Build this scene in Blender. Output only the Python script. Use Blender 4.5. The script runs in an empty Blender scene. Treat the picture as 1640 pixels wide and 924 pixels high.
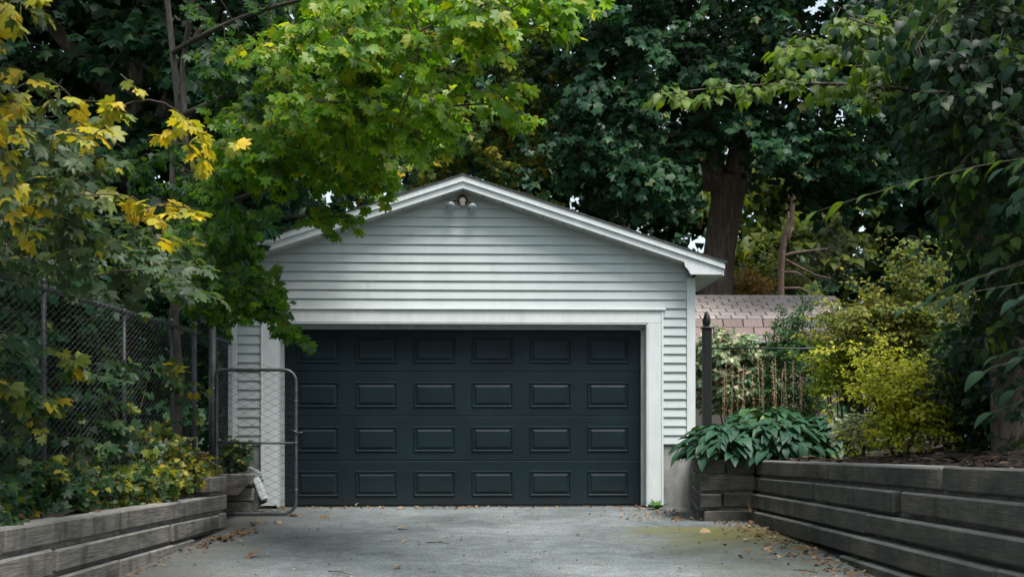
import bpy, math, random
import numpy as np
from mathutils import Vector, Matrix

R = math.radians
rng = np.random.default_rng(11)
random.seed(5)
scene = bpy.context.scene
COL = scene.collection

# ------------------------------------------------------------------ camera, sky, sun, exposure
FPX, CAMZ, HOR = 1640.0, 1.067, 668.0
YAW = math.atan(47 / FPX)
cam_d = bpy.data.cameras.new("camera")
cam = bpy.data.objects.new("camera", cam_d)
COL.objects.link(cam)
cam.location = (0, 0, CAMZ)
cam.rotation_euler = (R(90), 0, -YAW)
cam_d.sensor_width = 36
cam_d.lens = 36
cam_d.shift_y = (HOR - 462) / 1640
cam_d.clip_start = 0.1
cam_d.clip_end = 2000
cam_d.dof.use_dof = True
cam_d.dof.focus_distance = 11.8
cam_d.dof.aperture_fstop = 4.5
scene.camera = cam

SUN_EL, SUN_AZ = R(66), R(152)      # azimuth measured from +Y towards +X
world = bpy.data.worlds.new("World")
scene.world = world
world.use_nodes = True
wn, wl = world.node_tree.nodes, world.node_tree.links
wn.clear()
sky = wn.new("ShaderNodeTexSky")
sky.sky_type = 'NISHITA'
sky.sun_disc = False
sky.sun_elevation = SUN_EL
sky.sun_rotation = SUN_AZ
sky.air_density = 1.0
sky.dust_density = 3.0
sky.ozone_density = 1.0
hsv = wn.new("ShaderNodeHueSaturation")
hsv.inputs['Saturation'].default_value = 0.5
hsv.inputs['Hue'].default_value = 0.465
bg = wn.new("ShaderNodeBackground")
bg.inputs['Strength'].default_value = 0.07
wo = wn.new("ShaderNodeOutputWorld")
wl.new(sky.outputs[0], hsv.inputs['Color'])
wl.new(hsv.outputs[0], bg.inputs['Color'])
wl.new(bg.outputs[0], wo.inputs['Surface'])

sun_d = bpy.data.lights.new("sun", 'SUN')
sun_d.energy = 1.5
sun_d.angle = R(26)
sun_d.color = (1.0, 0.96, 0.9)
sun = bpy.data.objects.new("sun", sun_d)
COL.objects.link(sun)
sd = Vector((math.sin(SUN_AZ) * math.cos(SUN_EL), math.cos(SUN_AZ) * math.cos(SUN_EL), math.sin(SUN_EL)))
sun.rotation_euler = sd.to_track_quat('Z', 'Y').to_euler()
sun.location = sd * 60

scene.view_settings.view_transform = 'Standard'
scene.view_settings.look = 'None'
scene.view_settings.exposure = 1.98
scene.view_settings.gamma = 1.0
scene.view_settings.use_curve_mapping = False
scene.render.engine = 'CYCLES'
scene.cycles.max_bounces = 5
scene.cycles.diffuse_bounces = 2
scene.cycles.glossy_bounces = 2
scene.cycles.transmission_bounces = 4
scene.cycles.transparent_max_bounces = 6
scene.cycles.use_denoising = True
scene.cycles.sample_clamp_indirect = 6.0


# ------------------------------------------------------------------ helpers
def at(px, py, Y):
    """world point at depth Y seen at photograph pixel (px, py)"""
    a = (px - 820) / FPX
    dx, dy = math.sin(YAW) + a * math.cos(YAW), math.cos(YAW) - a * math.sin(YAW)
    s = Y / dy
    return Vector((s * dx, Y, CAMZ + s * (HOR - py) / FPX))


def project(p):
    """photograph pixels and depth of an array of points"""
    p = np.asarray(p)
    d = p[:, 0] * math.sin(YAW) + p[:, 1] * math.cos(YAW)
    r = p[:, 0] * math.cos(YAW) - p[:, 1] * math.sin(YAW)
    d = np.maximum(d, 0.05)
    return 820 + FPX * r / d, HOR - FPX * (p[:, 2] - CAMZ) / d, d


def link(o, parent=None):
    COL.objects.link(o)
    if parent is not None:
        o.parent = parent
    return o


def mesh(name, verts, faces, mat=None, smooth=False):
    m = bpy.data.meshes.new(name)
    m.from_pydata([tuple(v) for v in verts], [], [tuple(f) for f in faces])
    if smooth:
        m.polygons.foreach_set("use_smooth", [True] * len(m.polygons))
    if mat:
        m.materials.append(mat)
    m.update()
    return m


def ob(name, verts, faces, mat=None, parent=None, smooth=False, loc=None, rot=None):
    o = bpy.data.objects.new(name, mesh(name, verts, faces, mat, smooth))
    link(o, parent)
    if loc is not None:
        o.location = loc
    if rot is not None:
        o.rotation_euler = rot
    return o


def inst(name, me, parent=None, mw=None):
    o = bpy.data.objects.new(name, me)
    link(o, parent)
    if mw is not None:
        o.matrix_local = mw
    return o


def tag(o, label=None, cat=None, group=None, kind=None):
    if label: o["label"] = label
    if cat: o["category"] = cat
    if group: o["group"] = group
    if kind: o["kind"] = kind
    return o


def thing(name, label, cat, loc=(0, 0, 0), group=None, rz=0):
    o = bpy.data.objects.new(name, None)
    o.empty_display_size = 0.1
    link(o)
    o.location = loc
    o.rotation_euler = (0, 0, rz)
    return tag(o, label, cat, group)


def structure(name, verts, faces, mat, smooth=False):
    return tag(ob(name, verts, faces, mat, None, smooth), kind="structure")


def cbox(x0, x1, y0, y1, z0, z1, b=0.004, jit=0.0):
    """chamfered box: 24 vertices, 44 triangles"""
    X, Y, Z = (x0, x1), (y0, y1), (z0, z1)
    V, idx = [], {}
    for i in (0, 1):
        for j in (0, 1):
            for k in (0, 1):
                sx, sy, sz = (1, -1)[i], (1, -1)[j], (1, -1)[k]
                jx, jy, jz = [(random.random() - .5) * 2 * jit for _ in range(3)]
                c = (X[i] + jx, Y[j] + jy, Z[k] + jz)
                idx[i, j, k, 0] = len(V); V.append((c[0], c[1] + sy * b, c[2] + sz * b))
                idx[i, j, k, 1] = len(V); V.append((c[0] + sx * b, c[1], c[2] + sz * b))
                idx[i, j, k, 2] = len(V); V.append((c[0] + sx * b, c[1] + sy * b, c[2]))
    F = []
    cen = np.array([(x0 + x1) / 2, (y0 + y1) / 2, (z0 + z1) / 2])

    def add(f):
        p = [np.array(V[i]) for i in f]
        n = np.cross(p[1] - p[0], p[2] - p[0])
        F.append(tuple(f) if np.dot(n, sum(p) / len(p) - cen) > 0 else tuple(f[::-1]))
    for s in (0, 1):
        add([idx[s, 0, 0, 0], idx[s, 1, 0, 0], idx[s, 1, 1, 0], idx[s, 0, 1, 0]])
        add([idx[0, s, 0, 1], idx[1, s, 0, 1], idx[1, s, 1, 1], idx[0, s, 1, 1]])
        add([idx[0, 0, s, 2], idx[1, 0, s, 2], idx[1, 1, s, 2], idx[0, 1, s, 2]])
    for i in (0, 1):
        for j in (0, 1):
            add([idx[i, j, 0, 0], idx[i, j, 1, 0], idx[i, j, 1, 1], idx[i, j, 0, 1]])
            add([idx[i, 0, j, 0], idx[i, 1, j, 0], idx[i, 1, j, 2], idx[i, 0, j, 2]])
            add([idx[0, i, j, 1], idx[1, i, j, 1], idx[1, i, j, 2], idx[0, i, j, 2]])
            for k in (0, 1):
                add([idx[i, j, k, 0], idx[i, j, k, 1], idx[i, j, k, 2]])
    return V, F


def box(name, x0, x1, y0, y1, z0, z1, mat, parent=None, b=0.004, jit=0.0):
    V, F = cbox(x0, x1, y0, y1, z0, z1, b, jit)
    return ob(name, V, F, mat, parent)


def prism_y(poly, y0, y1):
    """extrude an (x, z) polygon along y"""
    n = len(poly)
    V = [(x, y0, z) for x, z in poly] + [(x, y1, z) for x, z in poly]
    area = sum(poly[i][0] * poly[(i + 1) % n][1] - poly[(i + 1) % n][0] * poly[i][1] for i in range(n))
    a, b_ = list(range(n)), list(range(n, 2 * n))
    F = [tuple(a), tuple(b_[::-1])] + [(i, n + i, n + (i + 1) % n, (i + 1) % n) for i in range(n)]
    if area < 0:
        F = [f[::-1] for f in F]
    return V, F


class Tubes:
    """collects tapered tubes into one mesh"""
    def __init__(self):
        self.V, self.F = [], []
        self.cv, self.cq, self.nv = [], [], 0

    def fast(self, pts, r0, r1, sides):
        """open tube along a gently bending line, kept as arrays"""
        P = np.asarray(pts, float)
        n = len(P)
        t = P[-1] - P[0]
        u = np.array([t[1], -t[0], 0.]) if abs(t[0]) + abs(t[1]) > 1e-6 else np.array([1., 0, 0])
        u /= math.sqrt(u[0] * u[0] + u[1] * u[1]) + 1e-12
        w = np.array([t[1] * u[2] - t[2] * u[1], t[2] * u[0] - t[0] * u[2], t[0] * u[1] - t[1] * u[0]])
        w /= math.sqrt(w[0] ** 2 + w[1] ** 2 + w[2] ** 2) + 1e-12
        a, q = RING[sides, n]
        ring = a[:, :1] * u + a[:, 1:] * w
        r = np.linspace(r0, r1, n)
        self.cv.append((P[:, None, :] + r[:, None, None] * ring[None]).reshape(-1, 3))
        self.cq.append(q + self.nv)
        self.nv += n * sides

    def tube(self, pts, r0, r1=None, sides=6, cap=True, radii=None):
        if r1 is None: r1 = r0
        if not cap and sides <= 6 and radii is None and (sides, len(pts)) in RING:
            return self.fast(pts, r0, r1, sides)
        pts = [np.asarray(p, float) for p in pts]
        n = len(pts)
        base = len(self.V)
        prev = None
        for i, p in enumerate(pts):
            t = pts[min(i + 1, n - 1)] - pts[max(i - 1, 0)]
            L = np.linalg.norm(t)
            t = t / L if L > 1e-9 else np.array([0, 0, 1.])
            if prev is None:
                u = np.cross(t, (0, 0, 1.) if abs(t[2]) < .9 else (1., 0, 0))
            else:
                u = prev - t * np.dot(prev, t)
            u /= max(np.linalg.norm(u), 1e-9)
            prev = u
            w = np.cross(t, u)
            r = radii[i] if radii is not None else r0 + (r1 - r0) * i / max(n - 1, 1)
            for k in range(sides):
                a = 2 * math.pi * k / sides
                self.V.append(p + r * (math.cos(a) * u + math.sin(a) * w))
        for i in range(n - 1):
            for k in range(sides):
                k2 = (k + 1) % sides
                b = base + i * sides
                self.F.append((b + k, b + k2, b + sides + k2, b + sides + k))
        if cap:
            self.F.append(tuple(base + k for k in range(sides))[::-1])
            self.F.append(tuple(base + (n - 1) * sides + k for k in range(sides)))

    def build(self, name, mat, parent=None, smooth=True, label=None):
        if self.cv and not self.V:
            V, Q = np.concatenate(self.cv), np.concatenate(self.cq)
            me = bpy.data.meshes.new(name)
            me.vertices.add(len(V)); me.vertices.foreach_set("co", V.ravel())
            me.loops.add(Q.size); me.loops.foreach_set("vertex_index", Q.ravel().astype(np.int32))
            me.polygons.add(len(Q)); me.polygons.foreach_set("loop_start", np.arange(0, Q.size, 4, dtype=np.int32))
            me.polygons.foreach_set("use_smooth", np.ones(len(Q), bool))
            me.update(calc_edges=True)
            me.materials.append(mat)
            o = link(bpy.data.objects.new(name, me), parent)
        else:
            off = len(self.V)
            for v in self.cv: self.V += list(v)
            for q in self.cq: self.F += [tuple(int(i) + off for i in r) for r in q]
            o = ob(name, self.V, self.F, mat, parent, smooth)
        if label: o["label"] = label
        if name in ('branches', 'stems', 'leaf_stems'): o["kind"] = "stuff"
        return o


RING = {}
for _s in (3, 4, 5, 6):
    for _n in (2, 3, 6, 7, 12, 14):
        _a = np.array([(math.cos(2 * math.pi * k / _s), math.sin(2 * math.pi * k / _s)) for k in range(_s)])
        _q = np.array([(i * _s + k, i * _s + (k + 1) % _s, (i + 1) * _s + (k + 1) % _s, (i + 1) * _s + k) for i in range(_n - 1) for k in range(_s)])
        RING[_s, _n] = (_a, _q)


def lathe(profile, axis_pt=(0, 0, 0), sides=16):
    V, F = [], []
    n = len(profile)
    for r, z in profile:
        for k in range(sides):
            a = 2 * math.pi * k / sides
            V.append((axis_pt[0] + r * math.cos(a), axis_pt[1] + r * math.sin(a), axis_pt[2] + z))
    for i in range(n - 1):
        for k in range(sides):
            k2 = (k + 1) % sides
            F.append((i * sides + k, i * sides + k2, (i + 1) * sides + k2, (i + 1) * sides + k))
    F.append(tuple(range(sides))[::-1])
    F.append(tuple((n - 1) * sides + k for k in range(sides)))
    return V, F


# ------------------------------------------------------------------ materials
class NM:
    def __init__(self, name):
        self.m = bpy.data.materials.new(name)
        self.m.use_nodes = True
        self.n, self.l = self.m.node_tree.nodes, self.m.node_tree.links
        self.b = self.n["Principled BSDF"]
        self.out = self.n["Material Output"]

    def node(self, t, **kw):
        nd = self.n.new(t)
        for k, v in kw.items():
            setattr(nd, k, v)
        return nd

    def pos(self, space='Object', scale=(1, 1, 1)):
        tc = self.node("ShaderNodeTexCoord")
        mp = self.node("ShaderNodeMapping")
        mp.inputs['Scale'].default_value = scale
        self.l.new(tc.outputs[space], mp.inputs['Vector'])
        return mp.outputs[0]

    def wpos(self, scale=(1, 1, 1)):
        g = self.node("ShaderNodeNewGeometry")
        mp = self.node("ShaderNodeMapping")
        mp.inputs['Scale'].default_value = scale
        self.l.new(g.outputs['Position'], mp.inputs['Vector'])
        return mp.outputs[0]

    def noise(self, vec, scale, detail=4, rough=.6):
        nd = self.node("ShaderNodeTexNoise")
        nd.inputs['Scale'].default_value = scale
        nd.inputs['Detail'].default_value = detail
        nd.inputs['Roughness'].default_value = rough
        self.l.new(vec, nd.inputs['Vector'])
        return nd.outputs['Fac']

    def ramp(self, fac, stops):
        nd = self.node("ShaderNodeValToRGB")
        e = nd.color_ramp.elements
        while len(e) < len(stops): e.new(.5)
        for el, (p, c) in zip(e, stops):
            el.position = p
            el.color = (c[0], c[1], c[2], 1) if hasattr(c, '__len__') else (c, c, c, 1)
        self.l.new(fac, nd.inputs[0])
        return nd.outputs[0]

    def mix(self, fac, a, b, mode='MIX'):
        nd = self.node("ShaderNodeMix", data_type='RGBA', blend_type=mode)
        for sock, v in ((nd.inputs[0], fac), (nd.inputs[6], a), (nd.inputs[7], b)):
            if isinstance(v, bpy.types.NodeSocket): self.l.new(v, sock)
            elif hasattr(v, '__len__'): sock.default_value = (v[0], v[1], v[2], 1)
            else: sock.default_value = v
        return nd.outputs[2]

    def math(self, op, a, b=None, clamp=False):
        nd = self.node("ShaderNodeMath", operation=op, use_clamp=clamp)
        for s, v in ((nd.inputs[0], a), (nd.inputs[1], b)):
            if v is None: continue
            if isinstance(v, bpy.types.NodeSocket): self.l.new(v, s)
            else: s.default_value = v
        return nd.outputs[0]

    def bump(self, h, strength=.3, dist=.01):
        nd = self.node("ShaderNodeBump")
        nd.inputs['Strength'].default_value = strength
        nd.inputs['Distance'].default_value = dist
        self.l.new(h, nd.inputs['Height'])
        self.l.new(nd.outputs[0], self.b.inputs['Normal'])

    def set(self, col=None, rough=None, metal=None, spec=None):
        for key, v in (('Base Color', col), ('Roughness', rough), ('Metallic', metal), ('Specular IOR Level', spec)):
            if v is None: continue
            s = self.b.inputs[key]
            if isinstance(v, bpy.types.NodeSocket): self.l.new(v, s)
            elif hasattr(v, '__len__'): s.default_value = (v[0], v[1], v[2], 1)
            else: s.default_value = v
        return self.m


def objrand(M):
    return M.node("ShaderNodeObjectInfo").outputs['Random']


M = {}
# painted siding: off-white, faint grey grime running down
k = NM("siding_paint")
w = k.wpos()
grime = k.noise(k.wpos((1.2, 1.2, .5)), 1.3, 5)
streak = k.noise(k.wpos((5, 5, .7)), 1.5, 4)
fine = k.noise(w, 60, 3)
c = k.ramp(grime, [(.3, (.40, .455, .457)), (.7, (.49, .545, .543))])
c = k.mix(.3, c, k.ramp(streak, [(.3, (.8, .83, .82)), (.65, (1, 1, 1))]), 'MULTIPLY')
c = k.mix(k.math('MULTIPLY', objrand(k), .16), c, (.36, .41, .41))
k.bump(fine, .08, .002)
M['siding'] = k.set(c, k.ramp(grime, [(.3, .55), (.7, .42)]), spec=.35)
k = NM("trim_paint")
n1 = k.noise(k.wpos((2, 2, .8)), 3, 5)
n2 = k.noise(k.wpos((14, 14, 2)), 2.5, 4)
c = k.ramp(n1, [(.3, (.52, .57, .573)), (.68, (.62, .665, .668))])
c = k.mix(.35, c, k.ramp(n2, [(.32, (.8, .79, .77)), (.5, (1, 1, 1))]), 'MULTIPLY')
k.bump(k.noise(k.wpos((3, 3, 25)), 8, 3), .1, .002)
M['trim'] = k.set(c, .5, spec=.35)
k = NM("weatherstrip")
M['stop'] = k.set(k.ramp(k.noise(k.wpos((3, 3, 1)), 5), [(.3, (.2, .24, .24)), (.7, (.31, .35, .35))]), .6)
k = NM("soffit_metal")
M['soffit'] = k.set(k.ramp(k.noise(k.wpos(), 4), [(.3, (.4, .43, .42)), (.7, (.55, .58, .57))]), .45)
# dark blue-green embossed steel door
k = NM("door_paint")
gr = k.noise(k.wpos((5, 5, 90)), 1.6, 5, .7)
du = k.noise(k.wpos((1, 1, 1)), 2.2, 5)
c = k.ramp(du, [(.35, (.005, .0122, .016)), (.7, (.008, .019, .024))])
low = k.node("ShaderNodeSeparateXYZ"); k.l.new(k.wpos(), low.inputs[0])
dust = k.math('MULTIPLY', k.noise(k.wpos((2, 2, 2)), 3, 6), k.ramp(low.outputs[2], [(0.0, .5), (.35, .0)]))
c = k.mix(dust, c, (.035, .037, .035))
k.bump(gr, .35, .0015)
M['door'] = k.set(c, k.ramp(du, [(.3, .55), (.7, .42)]), spec=.16)
k = NM("concrete")
n1 = k.noise(k.wpos(), 3.2, 6, .7)
c = k.ramp(n1, [(.3, (.14, .145, .14)), (.7, (.3, .31, .3))])
c = k.mix(k.ramp(k.noise(k.wpos((6, 6, 1)), 2), [(.45, 0.), (.7, .6)]), c, (.09, .09, .08))
k.bump(k.noise(k.wpos(), 40, 6), .4, .006)
M['concrete'] = k.set(c, .9)
# asphalt
k = NM("asphalt")
w = k.wpos()
big = k.noise(w, .8, 5, .6)
mid = k.noise(w, 5, 5, .7)
fin = k.noise(w, 130, 3, .7)
vor = k.node("ShaderNodeTexVoronoi"); vor.inputs['Scale'].default_value = 105
k.l.new(w, vor.inputs['Vector'])
c = k.ramp(big, [(.3, (.08, .097, .101)), (.52, (.145, .169, .174)), (.72, (.2, .229, .234))])
c = k.mix(.75, c, k.ramp(mid, [(.25, (.45, .46, .46)), (.7, (1.15, 1.15, 1.15))]), 'MULTIPLY')
spk = k.noise(w, 17, 5, .8)
c = k.mix(k.ramp(spk, [(.6, 0.), (.7, .7)]), c, (.05, .055, .055))
c = k.mix(k.ramp(spk, [(.3, .35), (.38, 0.)]), c, (.24, .26, .26))
c = k.mix(.8, c, k.ramp(vor.outputs['Color'], [(.1, (.45, .45, .45)), (.55, (1, 1, 1)), (1, (1.7, 1.68, 1.66))]), 'MULTIPLY')
sx = k.node("ShaderNodeSeparateXYZ"); k.l.new(w, sx.inputs[0])
gx = k.math('MULTIPLY', sx.outputs[0], .9)
gx = k.ramp(k.math('ADD', k.math('MULTIPLY', sx.outputs[0], .5), k.math('MULTIPLY', k.math('SUBTRACT', k.noise(w, 1.4, 6, .7), .5), 1.3)), [(.62, 0.), (.95, 1.)])
gy = k.ramp(k.math('MULTIPLY', sx.outputs[1], .1), [(.80, .25), (.92, 1.), (1.02, 1.), (1.1, 0.)])
moss = k.math('MULTIPLY', k.math('MULTIPLY', gx, gy), k.ramp(k.noise(w, 9, 5), [(.3, .4), (.6, 1.)]))
c = k.mix(moss, c, (.12, .118, .03))
lx = k.ramp(k.math('ADD', k.math('MULTIPLY', sx.outputs[0], -.35), k.math('MULTIPLY', k.math('SUBTRACT', k.noise(w, 1.6, 6, .7), .5), 1.1)), [(.55, 0.), (.9, .7)])
c = k.mix(lx, c, (.10, .09, .075))
k.bump(k.math('ADD', fin, k.math('MULTIPLY', vor.outputs['Distance'], .8)), .45, .004)
M['asphalt'] = k.set(c, .82, spec=.3)
# timber
k = NM("weathered_timber")
o_ = k.pos('Object', (1, 1, 1))
addv = k.node("ShaderNodeVectorMath", operation='ADD')
inf = k.node("ShaderNodeObjectInfo")
cmb = k.node("ShaderNodeCombineXYZ")
mulr = k.math('MULTIPLY', inf.outputs['Random'], 40.)
k.l.new(mulr, cmb.inputs[0]); k.l.new(mulr, cmb.inputs[1])
k.l.new(o_, addv.inputs[0]); k.l.new(cmb.outputs[0], addv.inputs[1])
mpg = k.node("ShaderNodeMapping"); mpg.inputs['Scale'].default_value = (2.2, 45, 45); k.l.new(addv.outputs[0], mpg.inputs[0])
mps = k.node("ShaderNodeMapping"); mps.inputs['Scale'].default_value = (4.5, 9, .8); k.l.new(addv.outputs[0], mps.inputs[0])
mpb = k.node("ShaderNodeMapping"); mpb.inputs['Scale'].default_value = (1.7, 3, 3); k.l.new(addv.outputs[0], mpb.inputs[0])
grain = k.noise(mpg.outputs[0], 2.2, 6, .65)
stain = k.noise(mps.outputs[0], 1.2, 5, .7)
blot = k.noise(mpb.outputs[0], 1.1, 5, .6)
c = k.ramp(blot, [(.3, (.115, .112, .103)), (.5, (.22, .205, .182)), (.7, (.34, .3, .255))])
c = k.mix(.75, c, k.ramp(grain, [(.3, (.3, .29, .27)), (.5, (1, 1, 1)), (.72, (1.5, 1.45, 1.4))]), 'MULTIPLY')
c = k.mix(k.ramp(stain, [(.5, 0.), (.68, .75)]), c, (.035, .037, .033))
c = k.mix(k.ramp(stain, [(.24, .6), (.38, 0.)]), c, (.27, .275, .26))
c = k.mix(k.math('MULTIPLY', inf.outputs['Random'], .35), c, (.06, .062, .055))
k.bump(grain, .85, .008)
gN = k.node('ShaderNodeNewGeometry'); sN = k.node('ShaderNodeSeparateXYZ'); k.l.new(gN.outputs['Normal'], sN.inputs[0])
c = k.mix(k.math('MULTIPLY', k.ramp(sN.outputs[2], [(.55, 0.), (.9, 1.)]), k.ramp(blot, [(.3, .35), (.6, .8)])), c, (.32, .325, .31))  # skylight on the ledges painted as paler upward faces, over some bleaching
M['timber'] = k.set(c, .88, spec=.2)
k = NM("shaded_weathered_timber")
o_ = k.pos('Object', (1, 1, 1))
addv = k.node("ShaderNodeVectorMath", operation='ADD')
inf = k.node("ShaderNodeObjectInfo")
cmb = k.node("ShaderNodeCombineXYZ")
mulr = k.math('MULTIPLY', inf.outputs['Random'], 40.)
k.l.new(mulr, cmb.inputs[0]); k.l.new(mulr, cmb.inputs[1])
k.l.new(o_, addv.inputs[0]); k.l.new(cmb.outputs[0], addv.inputs[1])
mpg = k.node("ShaderNodeMapping"); mpg.inputs['Scale'].default_value = (2.2, 45, 45); k.l.new(addv.outputs[0], mpg.inputs[0])
mps = k.node("ShaderNodeMapping"); mps.inputs['Scale'].default_value = (4.5, 9, .8); k.l.new(addv.outputs[0], mps.inputs[0])
mpb = k.node("ShaderNodeMapping"); mpb.inputs['Scale'].default_value = (1.7, 3, 3); k.l.new(addv.outputs[0], mpb.inputs[0])
grain = k.noise(mpg.outputs[0], 2.2, 6, .65)
stain = k.noise(mps.outputs[0], 1.2, 5, .7)
blot = k.noise(mpb.outputs[0], 1.1, 5, .6)
c = k.ramp(blot, [(.3, (.045, .047, .043)), (.5, (.09, .087, .076)), (.7, (.17, .15, .125))])  # darker copy of the timber colours: dark staining plus plant shade
c = k.mix(.75, c, k.ramp(grain, [(.3, (.3, .29, .27)), (.5, (1, 1, 1)), (.72, (1.5, 1.45, 1.4))]), 'MULTIPLY')
c = k.mix(k.ramp(stain, [(.5, 0.), (.68, .75)]), c, (.035, .037, .033))
c = k.mix(k.ramp(stain, [(.24, .6), (.38, 0.)]), c, (.2, .205, .195))
c = k.mix(k.math('MULTIPLY', inf.outputs['Random'], .35), c, (.06, .062, .055))
k.bump(grain, .85, .008)
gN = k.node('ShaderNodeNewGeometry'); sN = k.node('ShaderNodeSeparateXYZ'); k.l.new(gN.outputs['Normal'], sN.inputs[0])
c = k.mix(k.math('MULTIPLY', k.ramp(sN.outputs[2], [(.55, 0.), (.9, 1.)]), k.ramp(blot, [(.3, .35), (.6, .8)])), c, (.32, .325, .31))  # same painted ledge highlight, with bleaching, on faces that point up
M['timber_shaded'] = k.set(c, .88, spec=.2)
k = NM("dark_spacer_timber")
M['spacer'] = k.set(k.ramp(k.noise(k.wpos((3, 3, 9)), 3, 6), [(.3, (.03, .03, .026)), (.75, (.17, .16, .145))]), .9)
k = NM("mulch_soil")
n1 = k.noise(k.wpos(), 18, 6, .8)
k.bump(n1, .9, .04)
M['soil'] = k.set(k.ramp(n1, [(.3, (.018, .013, .01)), (.55, (.055, .04, .03)), (.75, (.12, .09, .07))]), .95)
k = NM("garden_ground")
n1 = k.noise(k.wpos(), 3, 6, .7)
k.bump(k.noise(k.wpos(), 20, 5), .7, .04)
M['ground'] = k.set(k.ramp(n1, [(.3, (.02, .022, .012)), (.7, (.05, .055, .025))]), .95)
k = NM("galvanised_steel")
n1 = k.noise(k.wpos(), 9, 5)
M['galv'] = k.set(k.ramp(n1, [(.3, (.05, .058, .062)), (.7, (.125, .14, .145))]), .5, metal=.5)
k = NM("dark_galvanised_wire")
M['wire'] = k.set(k.ramp(k.noise(k.wpos(), 9, 5), [(.3, (.06, .068, .072)), (.7, (.15, .163, .168))]), .5, metal=.5)
k = NM("dull_gate_wire")
M['gatewire'] = k.set((.025, .028, .03), .6)
k = NM("gate_frame_steel")
M['gatesteel'] = k.set(k.ramp(k.noise(k.wpos(), 12, 5), [(.3, (.05, .06, .063)), (.7, (.13, .145, .15))]), .42, metal=.5)
k = NM("black_paint")
M['black'] = k.set((.008, .011, .011), .42)
k = NM("shingle_pink")
sh = objrand(k)
c = k.ramp(sh, [(0., (.22, .165, .15)), (.7, (.28, .215, .195)), (.8, (.25, .21, .195)), (.88, (.20, .19, .19)), (1., (.17, .17, .175))])
c = k.mix(.6, c, k.ramp(k.noise(k.wpos(), 35, 4), [(.3, (.65, .65, .65)), (.7, (1.2, 1.2, 1.2))]), 'MULTIPLY')
k.bump(k.noise(k.wpos(), 150, 3), .5, .004)
M['shingle'] = k.set(c, .9)
k = NM("shingle_skylit")
c = k.ramp(objrand(k), [(0., (.32, .27, .25)), (.7, (.41, .355, .33)), (1., (.28, .26, .25))])  # paler copy of the pink shingle, skylight on the upper slope put in
c = k.mix(.6, c, k.ramp(k.noise(k.wpos(), 35, 4), [(.3, (.65, .65, .65)), (.7, (1.15, 1.15, 1.15))]), 'MULTIPLY')
M['shingle_skylit'] = k.set(c, .9)
k = NM("roof_dark_shingle")
M['roof'] = k.set(k.ramp(k.noise(k.wpos(), 20, 5), [(.3, (.02, .022, .022)), (.7, (.06, .06, .058))]), .9)
k = NM("shed_wall")
M['shedwall'] = k.set((.07, .06, .055), .8)
k = NM("bark_grey")
g = k.noise(k.wpos((9, 9, 2.2)), 2.6, 7, .75)
k.bump(g, .9, .03)
M['bark'] = k.set(k.ramp(g, [(.3, (.03, .026, .022)), (.55, (.1, .088, .075)), (.75, (.22, .2, .175))]), .92)
k = NM("bark_brown")
g = k.noise(k.wpos((7, 7, 1.1)), 2.2, 7, .75)
k.bump(g, 1.0, .07)
M['bark_brown'] = k.set(k.ramp(g, [(.3, (.05, .037, .029)), (.52, (.19, .145, .118)), (.72, (.38, .31, .26))]), .92)
k = NM("bark_pine")
M['bark_pine'] = k.set(k.ramp(k.noise(k.wpos((5, 5, 2)), 3, 6), [(.3, (.2, .13, .1)), (.7, (.46, .34, .27))]), .9)
k = NM("twig_bark")
M['twig'] = k.set(k.ramp(k.noise(k.wpos(), 20, 3), [(.3, (.025, .022, .014)), (.7, (.075, .062, .04))]), .85)
k = NM("green_stem")
M['stem'] = k.set((.09, .12, .03), .7)
k = NM("dry_stem")
M['drystem'] = k.set(k.ramp(k.noise(k.wpos(), 30, 3), [(.3, (.17, .11, .06)), (.7, (.4, .29, .18))]), .85)
k = NM("lamp_glass")
k.b.inputs['Transmission Weight'].default_value = .6
M['glass'] = k.set((.42, .47, .47), .08)
k = NM("sensor_plastic")
M['sensor'] = k.set((.75, .62, .54), .5)
k = NM("rusty_metal")
M['rust'] = k.set(k.ramp(k.noise(k.wpos(), 40, 4), [(.3, (.05, .03, .02)), (.7, (.18, .1, .06))]), .7, metal=.3)


def leafmat(name, stops, trans=.5, rough=.45, spec=.4, tint=(1.5, 1.45, .55), spots=None):
    """two materials of one look: joined leaves read the attribute 'tone', single leaves their object colour"""
    res = []
    for src in ('attr', 'obj'):
        k = NM(name + ("" if src == 'attr' else "_single"))
        if src == 'attr':
            a = k.node("ShaderNodeAttribute"); a.attribute_name = "tone"
            tone = a.outputs['Fac']
        else:
            oi = k.node("ShaderNodeObjectInfo")
            sp = k.node("ShaderNodeSeparateColor"); k.l.new(oi.outputs['Color'], sp.inputs[0])
            tone = sp.outputs[0]
        c = k.ramp(tone, stops)
        w = k.wpos()
        c = k.mix(.55, c, k.ramp(k.noise(w, 22, 3), [(.3, (.7, .72, .7)), (.7, (1.2, 1.18, 1.1))]), 'MULTIPLY')
        if spots:
            c = k.mix(k.ramp(k.noise(w, 55, 4), [(.58, 0.), (.68, .8)]), c, spots)
        k.set(c, rough, spec=spec)
        tr = k.node("ShaderNodeBsdfTranslucent")
        tc = k.mix(1., c, tint, 'MULTIPLY')
        k.l.new(tc, tr.inputs['Color'])
        ms = k.node("ShaderNodeMixShader")
        ms.inputs[0].default_value = trans
        k.l.new(k.b.outputs[0], ms.inputs[1]); k.l.new(tr.outputs[0], ms.inputs[2])
        k.l.new(ms.outputs[0], k.out.inputs['Surface'])
        res.append(k.m)
    return res


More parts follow.
